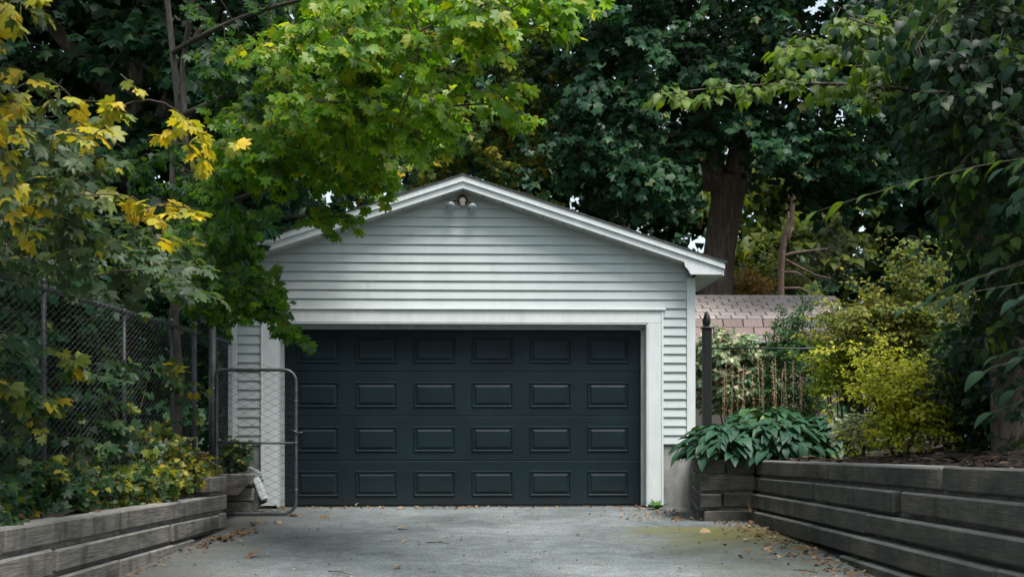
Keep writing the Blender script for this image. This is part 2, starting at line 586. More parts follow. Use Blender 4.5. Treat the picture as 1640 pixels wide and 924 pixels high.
L = {}
L['maple'] = leafmat("maple_leaf", [(0, (.02, .065, .04)), (.3, (.04, .105, .03)), (.6, (.085, .2, .016)), (.85, (.16, .28, .016)), (1, (.27, .3, .02))], .55, rough=.4, spec=.3, tint=(1.7, 1.65, .4))
L['yellow'] = leafmat("yellow_maple_leaf", [(0, (.05, .10, .065)), (.4, (.07, .125, .05)), (.5, (.2, .23, .03)), (.72, (.42, .4, .035)), (1, (.54, .4, .03))], .42, spots=(.16, .075, .015))
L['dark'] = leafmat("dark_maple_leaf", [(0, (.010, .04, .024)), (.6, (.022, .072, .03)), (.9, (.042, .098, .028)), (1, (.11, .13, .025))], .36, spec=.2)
L['mid'] = leafmat("turning_maple_leaf", [(0, (.03, .085, .035)), (.5, (.075, .14, .03)), (.8, (.2, .22, .025)), (1, (.38, .27, .02))], .42, spec=.2)
L['linden'] = leafmat("linden_leaf", [(0, (.012, .04, .026)), (.35, (.028, .07, .024)), (.7, (.075, .145, .018)), (1, (.13, .2, .018))], .5, spec=.28)
L['hosta'] = leafmat("hosta_leaf", [(0, (.016, .06, .036)), (.6, (.032, .095, .05)), (.85, (.06, .14, .05)), (1, (.14, .22, .04))], .2, rough=.5, spec=.32, tint=(1.2, 1.3, .6))
L['golden'] = leafmat("golden_shrub_leaf", [(0, (.12, .18, .02)), (.45, (.3, .38, .03)), (1, (.66, .64, .08))], .5, spec=.25)
L['pale'] = leafmat("variegated_leaf", [(0, (.12, .18, .08)), (.5, (.3, .35, .2)), (1, (.6, .6, .45))], .3)
L['olive'] = leafmat("olive_shrub_leaf", [(0, (.045, .075, .018)), (.6, (.11, .15, .02)), (1, (.26, .24, .04))], .48, spec=.2)
L['yew'] = leafmat("yew_needles", [(0, (.014, .045, .018)), (.7, (.035, .09, .025)), (1, (.065, .14, .03))], .2, spec=.15)
L['bed'] = leafmat("bed_leaf", [(0, (.018, .055, .032)), (.45, (.045, .1, .032)), (.75, (.19, .22, .03)), (.92, (.38, .33, .03)), (1, (.42, .3, .03))], .42)
L['rhodo'] = leafmat("rhododendron_leaf", [(0, (.03, .085, .05)), (.55, (.1, .19, .09)), (.85, (.34, .35, .22)), (1, (.5, .42, .3))], .25, spec=.25)
L['orange'] = leafmat("orange_bush_leaf", [(0, (.12, .1, .02)), (.5, (.3, .17, .02)), (1, (.42, .24, .03))], .35)
L['pine'] = leafmat("pine_needles", [(0, (.05, .08, .06)), (1, (.13, .17, .13))], .2)
L['dry'] = leafmat("dry_leaf", [(0, (.07, .038, .022)), (.4, (.17, .1, .055)), (.75, (.3, .2, .11)), (1, (.42, .3, .18))], .15, rough=.8, spec=.15, tint=(1.1, 1, .8))
L['chip'] = leafmat("bark_chip", [(0, (.02, .013, .01)), (.6, (.07, .045, .032)), (1, (.16, .12, .095))], .02, rough=.9, spec=.1)
L['flower'] = leafmat("dried_flower", [(0, (.24, .16, .1)), (.6, (.42, .3, .2)), (1, (.55, .4, .32))], .2, rough=.8)


# ------------------------------------------------------------------ leaf shapes (petiole at the origin, tip along +y, face up +z)
def fan_shape(half, fold=.18, droop=.22, petiole=0.0, wave=0.0):
    pts = []
    for a, r in half:
        pts.append((r * math.sin(R(a)), r * math.cos(R(a))))
    ring = pts + [(-x, y) for x, y in pts[::-1] if abs(x) > 1e-6]
    V = [(0., 0., 0.)]
    for i, (x, y) in enumerate(ring):
        rr = x * x + y * y
        V.append((x, y, fold * abs(x) * .6 - droop * rr + wave * (1 if i % 2 else -1)))
    n = len(ring)
    T = [(0, 1 + (i + 1) % n, 1 + i) for i in range(n)]
    if petiole:
        b = len(V)
        V += [(-.012, 0, 0), (.012, 0, 0), (.009, -petiole, .1 * petiole), (-.009, -petiole, .1 * petiole)]
        T += [(b, b + 1, b + 2), (b, b + 2, b + 3)]
    return np.array(V, float), np.array(T, int)


def strip_shape(prof, fold=.15, droop=.25, ripple=0.):
    V, T = [], []
    for i, (y, w_) in enumerate(prof):
        z = -droop * y * y
        if w_ < 1e-6:
            V.append((0, y, z))
        else:
            V += [(-w_, y, z + fold * w_ + (ripple if i % 2 else 0)), (0, y, z), (w_, y, z + fold * w_ + (ripple if i % 2 == 0 else 0))]
    # index rows
    rows, q = [], 0
    for y, w_ in prof:
        m = 1 if w_ < 1e-6 else 3
        rows.append(list(range(q, q + m))); q += m
    for a, b in zip(rows, rows[1:]):
        if len(a) == 3 and len(b) == 3:
            for j in (0, 1):
                T += [(a[j], a[j + 1], b[j + 1]), (a[j], b[j + 1], b[j])]
        elif len(a) == 1 and len(b) == 3:
            T += [(a[0], b[1], b[0]), (a[0], b[2], b[1])]
        elif len(a) == 3:
            T += [(a[0], a[1], b[0]), (a[1], a[2], b[0])]
    return np.array(V, float), np.array(T, int)


MAPLE = [(0, 1.0), (8, .83), (14, .84), (24, .58), (33, .76), (43, .98), (54, .80), (66, .56), (78, .72), (90, .80), (108, .58), (145, .42), (172, .15)]
MAPLE_FAR = [(0, 1.0), (28, .66), (62, .92), (122, .52)]
MAPLE_LO = [(0, 1.0), (22, .58), (43, .96), (66, .55), (90, .78), (150, .36)]
SH = {
    'maple': [fan_shape(MAPLE, .2, .25, .5), fan_shape([(a, r * (1 + .12 * math.sin(a * .3))) for a, r in MAPLE], .35, .42, .6), fan_shape(MAPLE, -.1, .1, .45)],
    'maple_far': [fan_shape(MAPLE_FAR, .25, .3), fan_shape(MAPLE_FAR, -.1, .45)],
    'maple_dot': [fan_shape([(0, 1.0), (48, .62), (105, .8)], .25, .3), fan_shape([(0, 1.0), (48, .62), (105, .8)], -.1, .45)],
    'maple_lo': [fan_shape(MAPLE_LO, .25, .3), fan_shape(MAPLE_LO, -.1, .45)],
    'ovate': [strip_shape([(0, 0), (.06, .27), (.3, .40), (.6, .33), (.85, .13), (1, 0)], .25, .25), strip_shape([(0, 0), (.08, .3), (.32, .42), (.62, .33), (.86, .12), (1, 0)], .1, .45)],
    'ovate_lo': [strip_shape([(0, 0), (.12, .33), (.45, .39), (.78, .2), (1, 0)], .25, .25), strip_shape([(0, 0), (.12, .33), (.42, .4), (.75, .22), (1, 0)], .1, .45)],
    'ovate_tiny': [strip_shape([(0, 0), (.3, .34), (.68, .25), (1, 0)], .25, .3)],
    'beech': [strip_shape([(0, 0), (.08, .12), (.2, .21), (.34, .255), (.5, .25), (.66, .2), (.82, .12), (.93, .05), (1, 0)], .3, .3, .006), strip_shape([(0, 0), (.08, .13), (.2, .22), (.34, .27), (.5, .26), (.66, .21), (.82, .12), (.93, .05), (1, 0)], .15, .5, .008)],
    'small': [strip_shape([(0, 0), (.4, .3), (1, 0)], .3, .2)],
    'lance': [strip_shape([(0, 0), (.35, .16), (.7, .12), (1, 0)], .2, .3)],
    'hosta': [strip_shape([(0, 0), (.07, .15), (.22, .25), (.42, .28), (.62, .24), (.82, .13), (1, 0)], .35, .42, .012), strip_shape([(0, 0), (.07, .16), (.24, .27), (.45, .29), (.65, .22), (.84, .11), (1, 0)], .2, .6, .015)],
    'needle': [strip_shape([(0, .02), (1, 0)], 0, .15)],
    'chip': [strip_shape([(0, .12), (.5, .2), (1, .1)], .2, .1)],
}


class Leaves:
    def __init__(self, shapes):
        self.shapes = SH[shapes]
        self.P, self.D, self.N, self.S, self.T = [], [], [], [], []

    def add(self, p, d, n, s, t):
        self.P.append(p); self.D.append(d); self.N.append(n); self.S.append(s); self.T.append(t)

    def arrays(self):
        P, D, N = (np.array(a, float).reshape(-1, 3) for a in (self.P, self.D, self.N))
        S, T = np.array(self.S, float), np.clip(np.array(self.T, float), 0, 1)
        D /= np.maximum(np.linalg.norm(D, axis=1, keepdims=True), 1e-9)
        X = np.cross(D, N); X /= np.maximum(np.linalg.norm(X, axis=1, keepdims=True), 1e-9)
        N = np.cross(X, D)
        return P, X, D, N, S, T

    def build(self, name, mats, parent, singles=0, single_name='leaf', origin=(0, 0, 0), min_px=9):
        """leaves in one mesh (stuff), the ones that show largest as objects of their own"""
        P, X, D, N, S, T = self.arrays()
        P = P - np.array(origin, float)
        n = len(P)
        var = rng.integers(0, len(self.shapes), n)
        single = np.zeros(n, bool)
        if singles:
            u, v, d = project(P + np.array(origin, float))
            px = FPX * S / d
            ok = (u > -10) & (u < 1650) & (v > -10) & (v < 934) & (px > min_px) & (d > .6)
            order = np.argsort(-(px * ok))[:singles]
            single[order] = ok[order]
        VV, FF, TT, base = [], [], [], 0
        for s, (sv, st) in enumerate(self.shapes):
            m = (var == s) & ~single
            c = int(m.sum())
            if c:
                vv = P[m][:, None, :] + S[m][:, None, None] * (sv[None, :, 0:1] * X[m][:, None, :] + sv[None, :, 1:2] * D[m][:, None, :] + sv[None, :, 2:3] * N[m][:, None, :])
                ff = st[None] + (np.arange(c) * len(sv))[:, None, None] + base
                VV.append(vv.reshape(-1, 3)); FF.append(ff.reshape(-1, 3)); TT.append(np.repeat(T[m], len(sv)))
                base += c * len(sv)
            if single.any():
                me = None
                for i in np.nonzero((var == s) & single)[0]:
                    if me is None:
                        me = mesh(single_name, sv, st, mats[1], True)
                    o = bpy.data.objects.new(single_name, me)
                    COL.objects.link(o); o.parent = parent
                    mm = np.eye(4)
                    mm[:3, 0], mm[:3, 1], mm[:3, 2], mm[:3, 3] = X[i] * S[i], D[i] * S[i], N[i] * S[i], P[i]
                    o.matrix_local = Matrix(mm.tolist())
                    o.color = (T[i], T[i], T[i], 1)
        if VV:
            V = np.concatenate(VV); F = np.concatenate(FF); TT = np.concatenate(TT)
            me = bpy.data.meshes.new(name)
            me.vertices.add(len(V)); me.vertices.foreach_set("co", V.ravel())
            me.loops.add(F.size); me.loops.foreach_set("vertex_index", F.ravel().astype(np.int32))
            me.polygons.add(len(F)); me.polygons.foreach_set("loop_start", np.arange(0, F.size, 3, dtype=np.int32))
            me.polygons.foreach_set("use_smooth", np.ones(len(F), bool))
            me.update(calc_edges=True)
            a = me.attributes.new("tone", 'FLOAT', 'POINT'); a.data.foreach_set("value", TT.astype(np.float32))
            me.materials.append(mats[0])
            o = bpy.data.objects.new(name, me)
            link(o, parent)
            o["kind"] = "stuff"
            return o


def unit(v):
    v = np.asarray(v, float)
    return v / max(math.sqrt(v[0] * v[0] + v[1] * v[1] + v[2] * v[2]), 1e-9)


_pool, _pi = rng.normal(size=(400000, 3)), [0]


def rv(s=1.0):
    _pi[0] = (_pi[0] + 1) % 400000
    return _pool[_pi[0]] * s


def spray(LV, TB, tip, axis, size, n_tw, leaf, face, tone, tone_sd=.12, flat=.35, twig_r=.004, droop=.35, sides=3):
    """a leafy twig fan that ends at tip: an axis with side twigs and leaf pairs"""
    axis = unit(axis)
    tip = np.asarray(tip, float)
    base = tip - axis * size
    side = unit(np.cross(axis, (0, 0, 1.)) + 1e-6)
    up = np.cross(side, axis)
    for i in range(n_tw):
        f = (i + rng.random()) / n_tw
        s = 1 if i % 2 else -1
        p0 = base + axis * size * f
        d = unit(axis * (.5 + .5 * f) + side * s * (1.0 - .5 * f) + up * rng.normal() * flat + np.array([0, 0, -droop * .5]))
        ln = size * (.65 - .3 * f) * (.7 + .6 * rng.random())
        p1 = p0 + d * ln + np.array([0, 0, -droop * ln * .4])
        if TB is not None:
            TB.tube([p0, (p0 + p1) / 2 + rv(.02 * size), p1], twig_r, twig_r * .4, sides, cap=False)
        m = max(2, int(ln / (leaf * .85)))
        dxu = np.cross(d, up)
        face_ = np.asarray(face, float)
        for j in range(m):
            q = p0 + (p1 - p0) * ((j + .7) / m)
            for ss in (-1, 1):
                if rng.random() < .12: continue
                ld = unit(d * .6 + dxu * (ss * .9) + rv(.3) + np.array([0, 0, -droop - .2]))
                nn = face_ + rv(.42)
                sz = leaf * (.65 + .6 * rng.random())
                LV.add(q + ld * sz * .45, ld, nn, sz, tone + rng.normal() * tone_sd)
        ld = unit(d + np.array([0, 0, -droop]) + rv(.2))
        LV.add(p1 + ld * leaf * .3, ld, unit(np.asarray(face) + rv(.35)), leaf * (.8 + .4 * rng.random()), tone + rng.normal() * tone_sd)


def grow(TB, nodes, tips, r_tip=.006, r_len=.006, sag=.08, sides=5):
    """connect each tip to the nearest skeleton node; returns the end direction of each"""
    tips = [np.asarray(t, float) for t in tips]
    c = np.mean(nodes, axis=0)
    out = []
    n0 = len(nodes)
    ALL = np.zeros((n0 + 4 * len(tips), 3))
    ALL[:n0] = np.array([np.asarray(q, float) for q in nodes])
    for t in sorted(tips, key=lambda q: np.linalg.norm(q - c)):
        A = ALL[:n0]
        dv = A - t
        dist = np.linalg.norm(dv * np.array([1, 1, 1.25]), axis=1)
        j = int(np.argmin(dist + .15 * np.maximum(0, A[:, 2] - t[2])))
        p0 = ALL[j].copy()
        ln = np.linalg.norm(t - p0)
        bow = np.array([0, 0, sag * ln]) + rv(.06 * ln)
        pts = [p0 + (t - p0) * f + bow * 4 * f * (1 - f) for f in np.linspace(0, 1, 6)]
        TB.tube(pts, r_tip + r_len * ln, r_tip * .7, sides, cap=False)
        ALL[n0:n0 + 4] = pts[2:]; n0 += 4
        out.append((t, pts[-1] - pts[-2]))
    return out


def in_poly(x, y, P):
    r = False
    for (x0, y0), (x1, y1) in zip(P, P[1:] + P[:1]):
        if (y0 > y) != (y1 > y) and x < (x1 - x0) * (y - y0) / (y1 - y0) + x0:
            r = not r
    return r


def poly_tips(P, n, Y0, Y1):
    xs, ys = [p[0] for p in P], [p[1] for p in P]
    out = []
    while len(out) < n:
        x, y = rng.uniform(min(xs), max(xs)), rng.uniform(min(ys), max(ys))
        if in_poly(x, y, P):
            out.append(np.array(at(x, y, rng.uniform(Y0, Y1))))
    return out


def ell_tips(c, r, n, inner=.35, rag=0.):
    ph = rng.random(4) * 6.28
    out = []
    while len(out) < n:
        d = unit(rng.normal(size=3))
        q = rng.uniform(inner, 1) ** .6
        q *= 1 + rag * (math.sin(d[0] * 5 + ph[0]) * math.sin(d[2] * 4 + ph[1]) + .6 * math.sin(d[2] * 9 + d[0] * 7 + ph[2]))
        out.append(np.array(c) + d * np.array(r) * q)
    return out


def line(a, b, n=8):
    a, b = np.asarray(a, float), np.asarray(b, float)
    return [a + (b - a) * f for f in np.linspace(0, 1, n)]


def trunk(name, pts, radii, mat, parent, sides=12, rough=.06, label=None):
    """bark-covered trunk with uneven girth"""
    P = [np.asarray(p, float) for p in pts]
    # resample
    Q, RR = [], []
    for i in range(len(P) - 1):
        for f in np.linspace(0, 1, 6, endpoint=False):
            Q.append(P[i] + (P[i + 1] - P[i]) * f); RR.append(radii[i] + (radii[i + 1] - radii[i]) * f)
    Q.append(P[-1]); RR.append(radii[-1])
    T = Tubes(); T.tube(Q, 0, radii=RR, sides=sides)
    for i, v in enumerate(T.V):
        kx = i % sides
        T.V[i] = v + (v - Q[i // sides]) * (rough * math.sin(kx * 2.4 + i // sides * .7) + rng.normal() * rough * .6)
    return T.build(name, mat, parent, label=label)


# ------------------------------------------------------------------ setting: ground, driveway, planting beds
structure("ground", [(-300, -300, -.02), (300, -300, -.02), (300, 400, -.02), (-300, 400, -.02)], [(0, 1, 2, 3)], M['ground'])

WLX, WRX = -2.46, 2.72                       # faces of the retaining walls
GY = 12.11                                   # garage front
GX = at(742, 600, GY).x


def grid(name, x0, x1, y0, y1, nx, ny, zf, mat, smooth=True):
    V, F = [], []
    for j in range(ny + 1):
        for i in range(nx + 1):
            x, y = x0 + (x1 - x0) * i / nx, y0 + (y1 - y0) * j / ny
            V.append((x, y, zf(x, y)))
    for j in range(ny):
        for i in range(nx):
            a = j * (nx + 1) + i
            F.append((a, a + 1, a + nx + 2, a + nx + 1))
    return structure(name, V, F, mat, smooth)


grid("driveway", WLX - .35, WRX + .3, -14, GY + .35, 40, 90, lambda x, y: .006 * math.sin(x * 2.1) * math.sin(y * 1.3) - .004, M['asphalt'])


def zl(y):   # top of the left wall's long course
    return .322 + .039 * (9.89 - y) if y < 9.89 else .322


def zr(y):   # top of the right wall
    return .62 + .034 * (10.5 - y) if y < 10.5 else .62


def bump(x, y):
    return .03 * math.sin(x * 5.1 + y * 2.3) + .025 * math.sin(y * 6.7 - x * 3.1)


grid("left_planting_bed", -16, WLX - .10, -6, 26, 60, 120, lambda x, y: zl(min(max(y, 1), 9.89)) - .02 + .10 * min(1.5, max(0, -2.6 - x)) + bump(x, y), M['soil'])
grid("right_planting_bed", 2.84, 20, -6, 30, 60, 120, lambda x, y: zr(min(max(y, 1), 10.5)) - .05 + .09 * min(2.2, max(0, x - 2.9)) + bump(x, y), M['soil'])
grid("back_garden", -20, 20, GY + 7, 60, 30, 30, lambda x, y: .55 + bump(x, y), M['ground'])


# ------------------------------------------------------------------ garage
G = thing("garage", "white lap-sided gable garage with a dark panelled door at the driveway end", "garage", (GX, GY, 0))
HW = 2.74
SLOPE = .327


def gz(x):                                    # underside of the gable at |x|
    return 3.735 - SLOPE * abs(x)


# wall shell behind the boards (front in three pieces round the door, sides, back)
DW, DH = 2.135, 2.12
box("wall", -HW + .01, -DW - .045, .012, .14, .735, 2.2, M['siding'], G)
box("wall", DW + .045, HW - .01, .012, .14, .735, 2.2, M['siding'], G)
V, F = prism_y([(-HW + .01, 2.2), (HW - .01, 2.2), (HW - .01, gz(HW)), (0, gz(0)), (-HW + .01, gz(HW))], .012, .14)
ob("wall", V, F, M['siding'], G)
for s in (-1, 1):
    xa, xb = sorted((s * (HW - .005), s * (HW - .13)))
    box("wall", xa, xb, .142, 6.5, .735, 2.80, M['siding'], G)
V, F = prism_y([(-HW + .14, .735), (HW - .14, .735), (HW - .14, gz(HW)), (0, gz(0)), (-HW + .14, gz(HW))], 6.36, 6.5)
ob("wall", V, F, M['siding'], G)
# foundation
for s in (-1, 1):
    xa, xb = sorted((s * 2.365, s * (HW - .005)))
    box("foundation", xa, xb, .004, .16, -.05, .733, M['concrete'], G, .008, .003)
    xa, xb = sorted((s * (HW - .006), s * (HW - .13)))
    box("foundation", xa, xb, .162, 6.5, -.05, .733, M['concrete'], G, .008)
# lap siding boards
EXPO = .1071


def siding_board(xl0, xl1, xr0, xr1, z0, z1):
    """one board: bottom edge proud, ends cut to follow the rake; xl0 at bottom, xl1 at top"""
    yb, yt = -.019, -.003
    h = z1 - z0
    lip = .006
    V = [(xl0, yb, z0), (xr0, yb, z0), (xr1, yt, z1), (xl1, yt, z1),
         (xl0, .010, z0), (xr0, .010, z0), (xr1, .010, z1), (xl1, .010, z1),
         (xl0 + .0, yb - .002, z0 + lip), (xr0, yb - .002, z0 + lip)]
    F = [(0, 1, 9, 8), (8, 9, 2, 3), (4, 5, 1, 0), (7, 4, 0, 8, 3), (1, 5, 6, 2, 9), (3, 2, 6, 7)]
    for v in range(10):
        x, y, z = V[v]
        V[v] = (x, y + random.uniform(-.0008, .0008), z)
    return ob("siding_board", V, F, M['siding'], G)


z = .746
row = 0
while z < gz(0) - .02:
    z1 = min(z + EXPO - .001, gz(0) - .004)
    xe = HW - .092
    def lim(zz):
        return max(.005, min(xe, (3.732 - zz) / SLOPE))
    if z1 <= 2.36 + .03:
        spans = [(-xe, -2.372), (2.372, xe)]
    else:
        spans = [(-9, 9)]
    zz0 = z
    if z < 2.357 < z1:                       # the course that sits on the drip cap
        spans = [(-9, 9)]
        zz0 = z
        for a, b in ((-xe, -2.40), (2.40, xe)):
            siding_board(a, a, b, b, z, 2.3575)
        zz0 = 2.3585
    for a, b in spans:
        if a > -5:
            siding_board(a, a, b, b, zz0, z1)
        else:
            l0, l1 = lim(zz0), lim(z1)
            j = {0: None, 1: -1.12, 2: 1.05, 3: None, 4: .35}[row % 5] if l1 > 1.6 else None
            if row == 17: j = -1.12
            if j is None:
                siding_board(-l0, -l1, l0, l1, zz0, z1)
            else:
                siding_board(-l0, -l1, j - .0012, j - .0012, zz0, z1)
                siding_board(j + .0012, j + .0012, l0, l1, zz0, z1)
    z += EXPO
    row += 1
# corner boards
for s in (-1, 1):
    xa, xb = sorted((s * (HW - .09), s * (HW + .012)))
    box("corner_board", xa, xb, -.03, -.002, .735, gz(HW) - .12, M['trim'], G, .003)
    xa, xb = sorted((s * (HW - .004), s * (HW + .014)))
    box("corner_board", xa, xb, -.001, .09, .735, gz(HW) - .12, M['trim'], G, .003)
# door casing: legs, head, drip cap, jambs, weatherstrips
for s in (-1, 1):
    xa, xb = sorted((s * 2.185, s * 2.368))
    box("door_casing", xa, xb, -.034, .0035, .03, 2.18, M['trim'], G, .004)
    xa, xb = sorted((s * 2.345, s * 2.37))
    box("casing_bead", xa, xb, -.042, -.035, .03, 2.33, M['trim'], G, .002)
    xa, xb = sorted((s * 2.168, s * 2.184))
    box("door_jamb", xa, xb, -.030, .19, .01, 2.195, M['trim'], G, .003)
    xa, xb = sorted((s * 2.125, s * 2.167))
    box("weatherstrip", xa, xb, .110, .155, .01, 2.13, M['stop'], G, .003)
box("door_casing", -2.368, 2.368, -.034, .0035, 2.1815, 2.330, M['trim'], G, .004)
box("drip_cap", -2.395, 2.395, -.058, .0, 2.3315, 2.3565, M['trim'], G, .004)
box("door_jamb", -2.184, 2.184, -.030, .19, 2.165, 2.1805, M['trim'], G, .003)
box("weatherstrip", -2.166, 2.166, .110, .155, 2.112, 2.164, M['stop'], G, .003)
# panelled door
door = box("garage_door", -2.15, 2.15, .205, .225, .012, 2.15, M['door'], G, .003)
SH_ = 2.125 / 4
for r_ in range(4):
    z0 = .018 + r_ * SH_
    V, F = cbox(-2.148, 2.148, .172, .204, z0 + .002, z0 + SH_ - .002, .006)
    ob("door_section", V, F, M['door'], door)


def raised_panel_mesh(w_, h_):
    rings = [(0, .0), (.006, -.011), (.014, -.012), (.026, .002), (.030, .002), (.060, -.011), (.064, -.011)]
    V, F = [], []
    for ins, y in rings:
        a, b = w_ / 2 - ins, h_ / 2 - ins
        V += [(-a, y, -b), (a, y, -b), (a, y, b), (-a, y, b)]
    for i in range(len(rings) - 1):
        for q in range(4):
            q2 = (q + 1) % 4
            F.append((i * 4 + q, i * 4 + q2, i * 4 + 4 + q2, i * 4 + 4 + q))
    e = (len(rings) - 1) * 4
    F.append((e, e + 1, e + 2, e + 3))
    return mesh("raised_panel", V, F, M['door'])


rp = raised_panel_mesh(.50, .305)
for r_ in range(4):
    for q in range(6):
        inst("raised_panel", rp, door, Matrix.Translation((-1.735 + .694 * q,   .1715, .018 + (r_ + .5) * SH_ - .01)))
box("bottom_seal", -2.15, 2.15, .178, .204, -.012, .017, M['black'], G, .003)
# roof: two slabs with stepped shingle courses
OV = .24
EX = 3.05
for s in (-1, 1):
    V, F = [], []
    n = 15
    prof = []
    for i in range(n):
        x0, x1 = EX + .025 - (EX + .025) * i / n, EX + .025 - (EX + .025) * (i + 1) / n
        prof += [(s * x0, 3.874 - SLOPE * x0 + .010), (s * x1, 3.874 - SLOPE * x1 + .003)]
    poly = prof + [(0, 3.862), (s * (EX + .025), 3.862 - SLOPE * (EX + .025))]
    V, F = prism_y(poly, -OV - .035, 6.75)
    rf = ob("roof", V, F, M['roof'], G)
# rake boards: upper narrow board proud of a wider lower one that ends in a curved eave return
for s in (-1, 1):
    up = [(0, 3.861), (s * EX, 3.861 - SLOPE * EX), (s * EX, 3.793 - SLOPE * EX), (0, 3.793)]
    V, F = prism_y(up, -OV - .022, -OV + .02)
    ob("rake_board", V, F, M['trim'], G)
    lo = [(0, 3.792), (s * 3.03, 3.792 - SLOPE * 3.03), (s * 3.03, 2.731), (s * 2.655, 2.731)]
    for f in np.linspace(0, 1, 7):
        lo.append((s * (2.646 - .07 * f - .012 * math.sin(f * math.pi)), 2.745 + (.132) * f + .012 * math.sin(f * math.pi * 2)))
    lo.append((0, 3.718))
    V, F = prism_y(lo, -OV, -OV + .019)
    ob("rake_board", V, F, M['trim'], G)
    # eave box: fascia along the side, flat soffit, end cap
    xa, xb = sorted((s * 3.031, s * 3.049))
    box("eave_fascia", xa, xb, -OV + .0215, 6.7, 2.718, 2.868, M['trim'], G, .003)
    nb = 24
    ys = np.linspace(-OV + .021, 6.68, nb + 1)
    xa, xb = sorted((s * (HW + .015), s * 3.029))
    me = mesh("soffit_panel", *cbox(xa, xb, 0, ys[1] - ys[0] - .006, 0, .012, .002), M['soffit'])
    for q in range(nb):
        inst("soffit_panel", me, G, Matrix.Translation((0, ys[q], 2.735)))
    # sloping soffit under the rake, in short metal panels, and its channel against the wall
    npan = 11
    L0 = 2.60 / npan
    for q in range(npan):
        x0, x1 = s * (q * L0 + .004), s * ((q + 1) * L0 - .006)
        za, zb = 3.728 - SLOPE * abs(x0), 3.728 - SLOPE * abs(x1)
        V = [(x0, -OV + .0195, za), (x1, -OV + .0195, zb), (x1, -.006, zb), (x0, -.006, za),
             (x0, -OV + .0195, za + .01), (x1, -OV + .0195, zb + .01), (x1, -.006, zb + .01), (x0, -.006, za + .01)]
        F = [(0, 1, 2, 3), (7, 6, 5, 4), (0, 4, 5, 1), (1, 5, 6, 2), (2, 6, 7, 3), (3, 7, 4, 0)]
        if s < 0: F = [f[::-1] for f in F]
        ob("soffit_panel", V, F, M['soffit'], G)
    V, F = prism_y([(0, 3.7265), (s * 2.62, 3.7265 - SLOPE * 2.62), (s * 2.62, 3.705 - SLOPE * 2.62), (0, 3.705)], -.034, -.021)
    ob("soffit_channel", V, F, M['soffit'], G)
V, F = prism_y([(-.06, 3.86), (0, 3.885), (.06, 3.86), (0, 3.873)], -OV - .03, 6.74)
ob("ridge_cap", V, F, M['roof'], G)

# ------------------------------------------------------------------ twin floodlight under the gable
fp = at(741, 321, GY - .03)
FL = thing("floodlight", "twin-bulb floodlight with a pale motion sensor under the garage gable peak", "floodlight", (fp.x, GY - .032, fp.z))
T = Tubes(); T.tube([(0, .01, 0), (0, -.028, 0), (0, -.034, 0)], 0, radii=[.062, .058, .03], sides=20); T.build("base_plate", M['rust'], FL)
for s, dz in ((-1, -.085), (1, -.135)):
    ex, ez = s * .17 + (-.03 if s < 0 else -.005), dz
    a = np.array([s * .02, -.03, -.005]); b = np.array([ex * .55, -.06, ez * .35]); c_ = np.array([ex, -.085, ez])
    T = Tubes(); T.tube([a, (a + b) / 2 + np.array([0, -.01, .01]), b], .009, .009, 8)
    arm = T.build("arm", M['rust'], FL)
    ax = unit(np.array([s * .25, -.75, -.62]))
    p = b
    prof = [(.018, 0), (.022, .02), (.024, .045)]
    T = Tubes(); T.tube([p + ax * q for _, q in prof], 0, radii=[q for q, _ in prof], sides=14)
    lh = T.build("lamp_holder", M['rust'], FL)
    prof = [(.020, .045), (.040, .065), (.05, .09), (.054, .11), (.05, .124), (.03, .138), (.004, .14)]
    T = Tubes(); T.tube([p + ax * q for _, q in prof], 0, radii=[q for q, _ in prof], sides=18)
    T.build("bulb", M['glass'], FL)
T = Tubes(); T.tube([(0, -.034, -.012), (0, -.07, -.02), (0, -.078, -.022)], 0, radii=[.036, .039, .030], sides=18); T.build("sensor", M['sensor'], FL)
T = Tubes(); T.tube([(0, -.05, -.048), (0, -.05, -.066), (0, -.05, -.072)], 0, radii=[.030, .030, .018], sides=16); T.build("sensor_lens", M['sensor'], FL)

# ------------------------------------------------------------------ timber retaining walls


def timber(parent, p0, p1, w_, h_, mat=None, b=.012, jit=.007, name="timber"):
    """timber from p0 to p1 (top front edge line); width w_ goes back to the left-hand side normal"""
    p0, p1 = Vector(p0), Vector(p1)
    d = p1 - p0
    ln = d.length
    V, F = cbox(0, ln, 0, w_, -h_, 0, b, jit)
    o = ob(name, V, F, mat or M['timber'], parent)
    x = d.normalized()
    z = Vector((0, 0, 1)); y = z.cross(x).normalized(); z = x.cross(y)
    m = Matrix((x, y, z)).transposed().to_4x4()
    m.translation = p0
    o.matrix_local = m
    return o


PER, TH = .168, .140
LW = thing("timber_retaining_wall", "low weathered timber wall holding the bed below the chain-link fence", "retaining wall", (0, 0, 0))


def lwall(y_near, y_far, drop, off=0., short=False, mat=None, h=TH, name="timber"):
    """a timber of the left wall, its top edge 'drop' below the long course's line"""
    za, zb = zl(y_far) - drop, zl(y_near) - drop
    x = WLX + off
    # front faces +x: run from far to near so that the left normal points to -x ... p0 far, p1 near
    return timber(LW, (x, y_near, zb), (x, y_far, za), .15, h, mat, name=name)


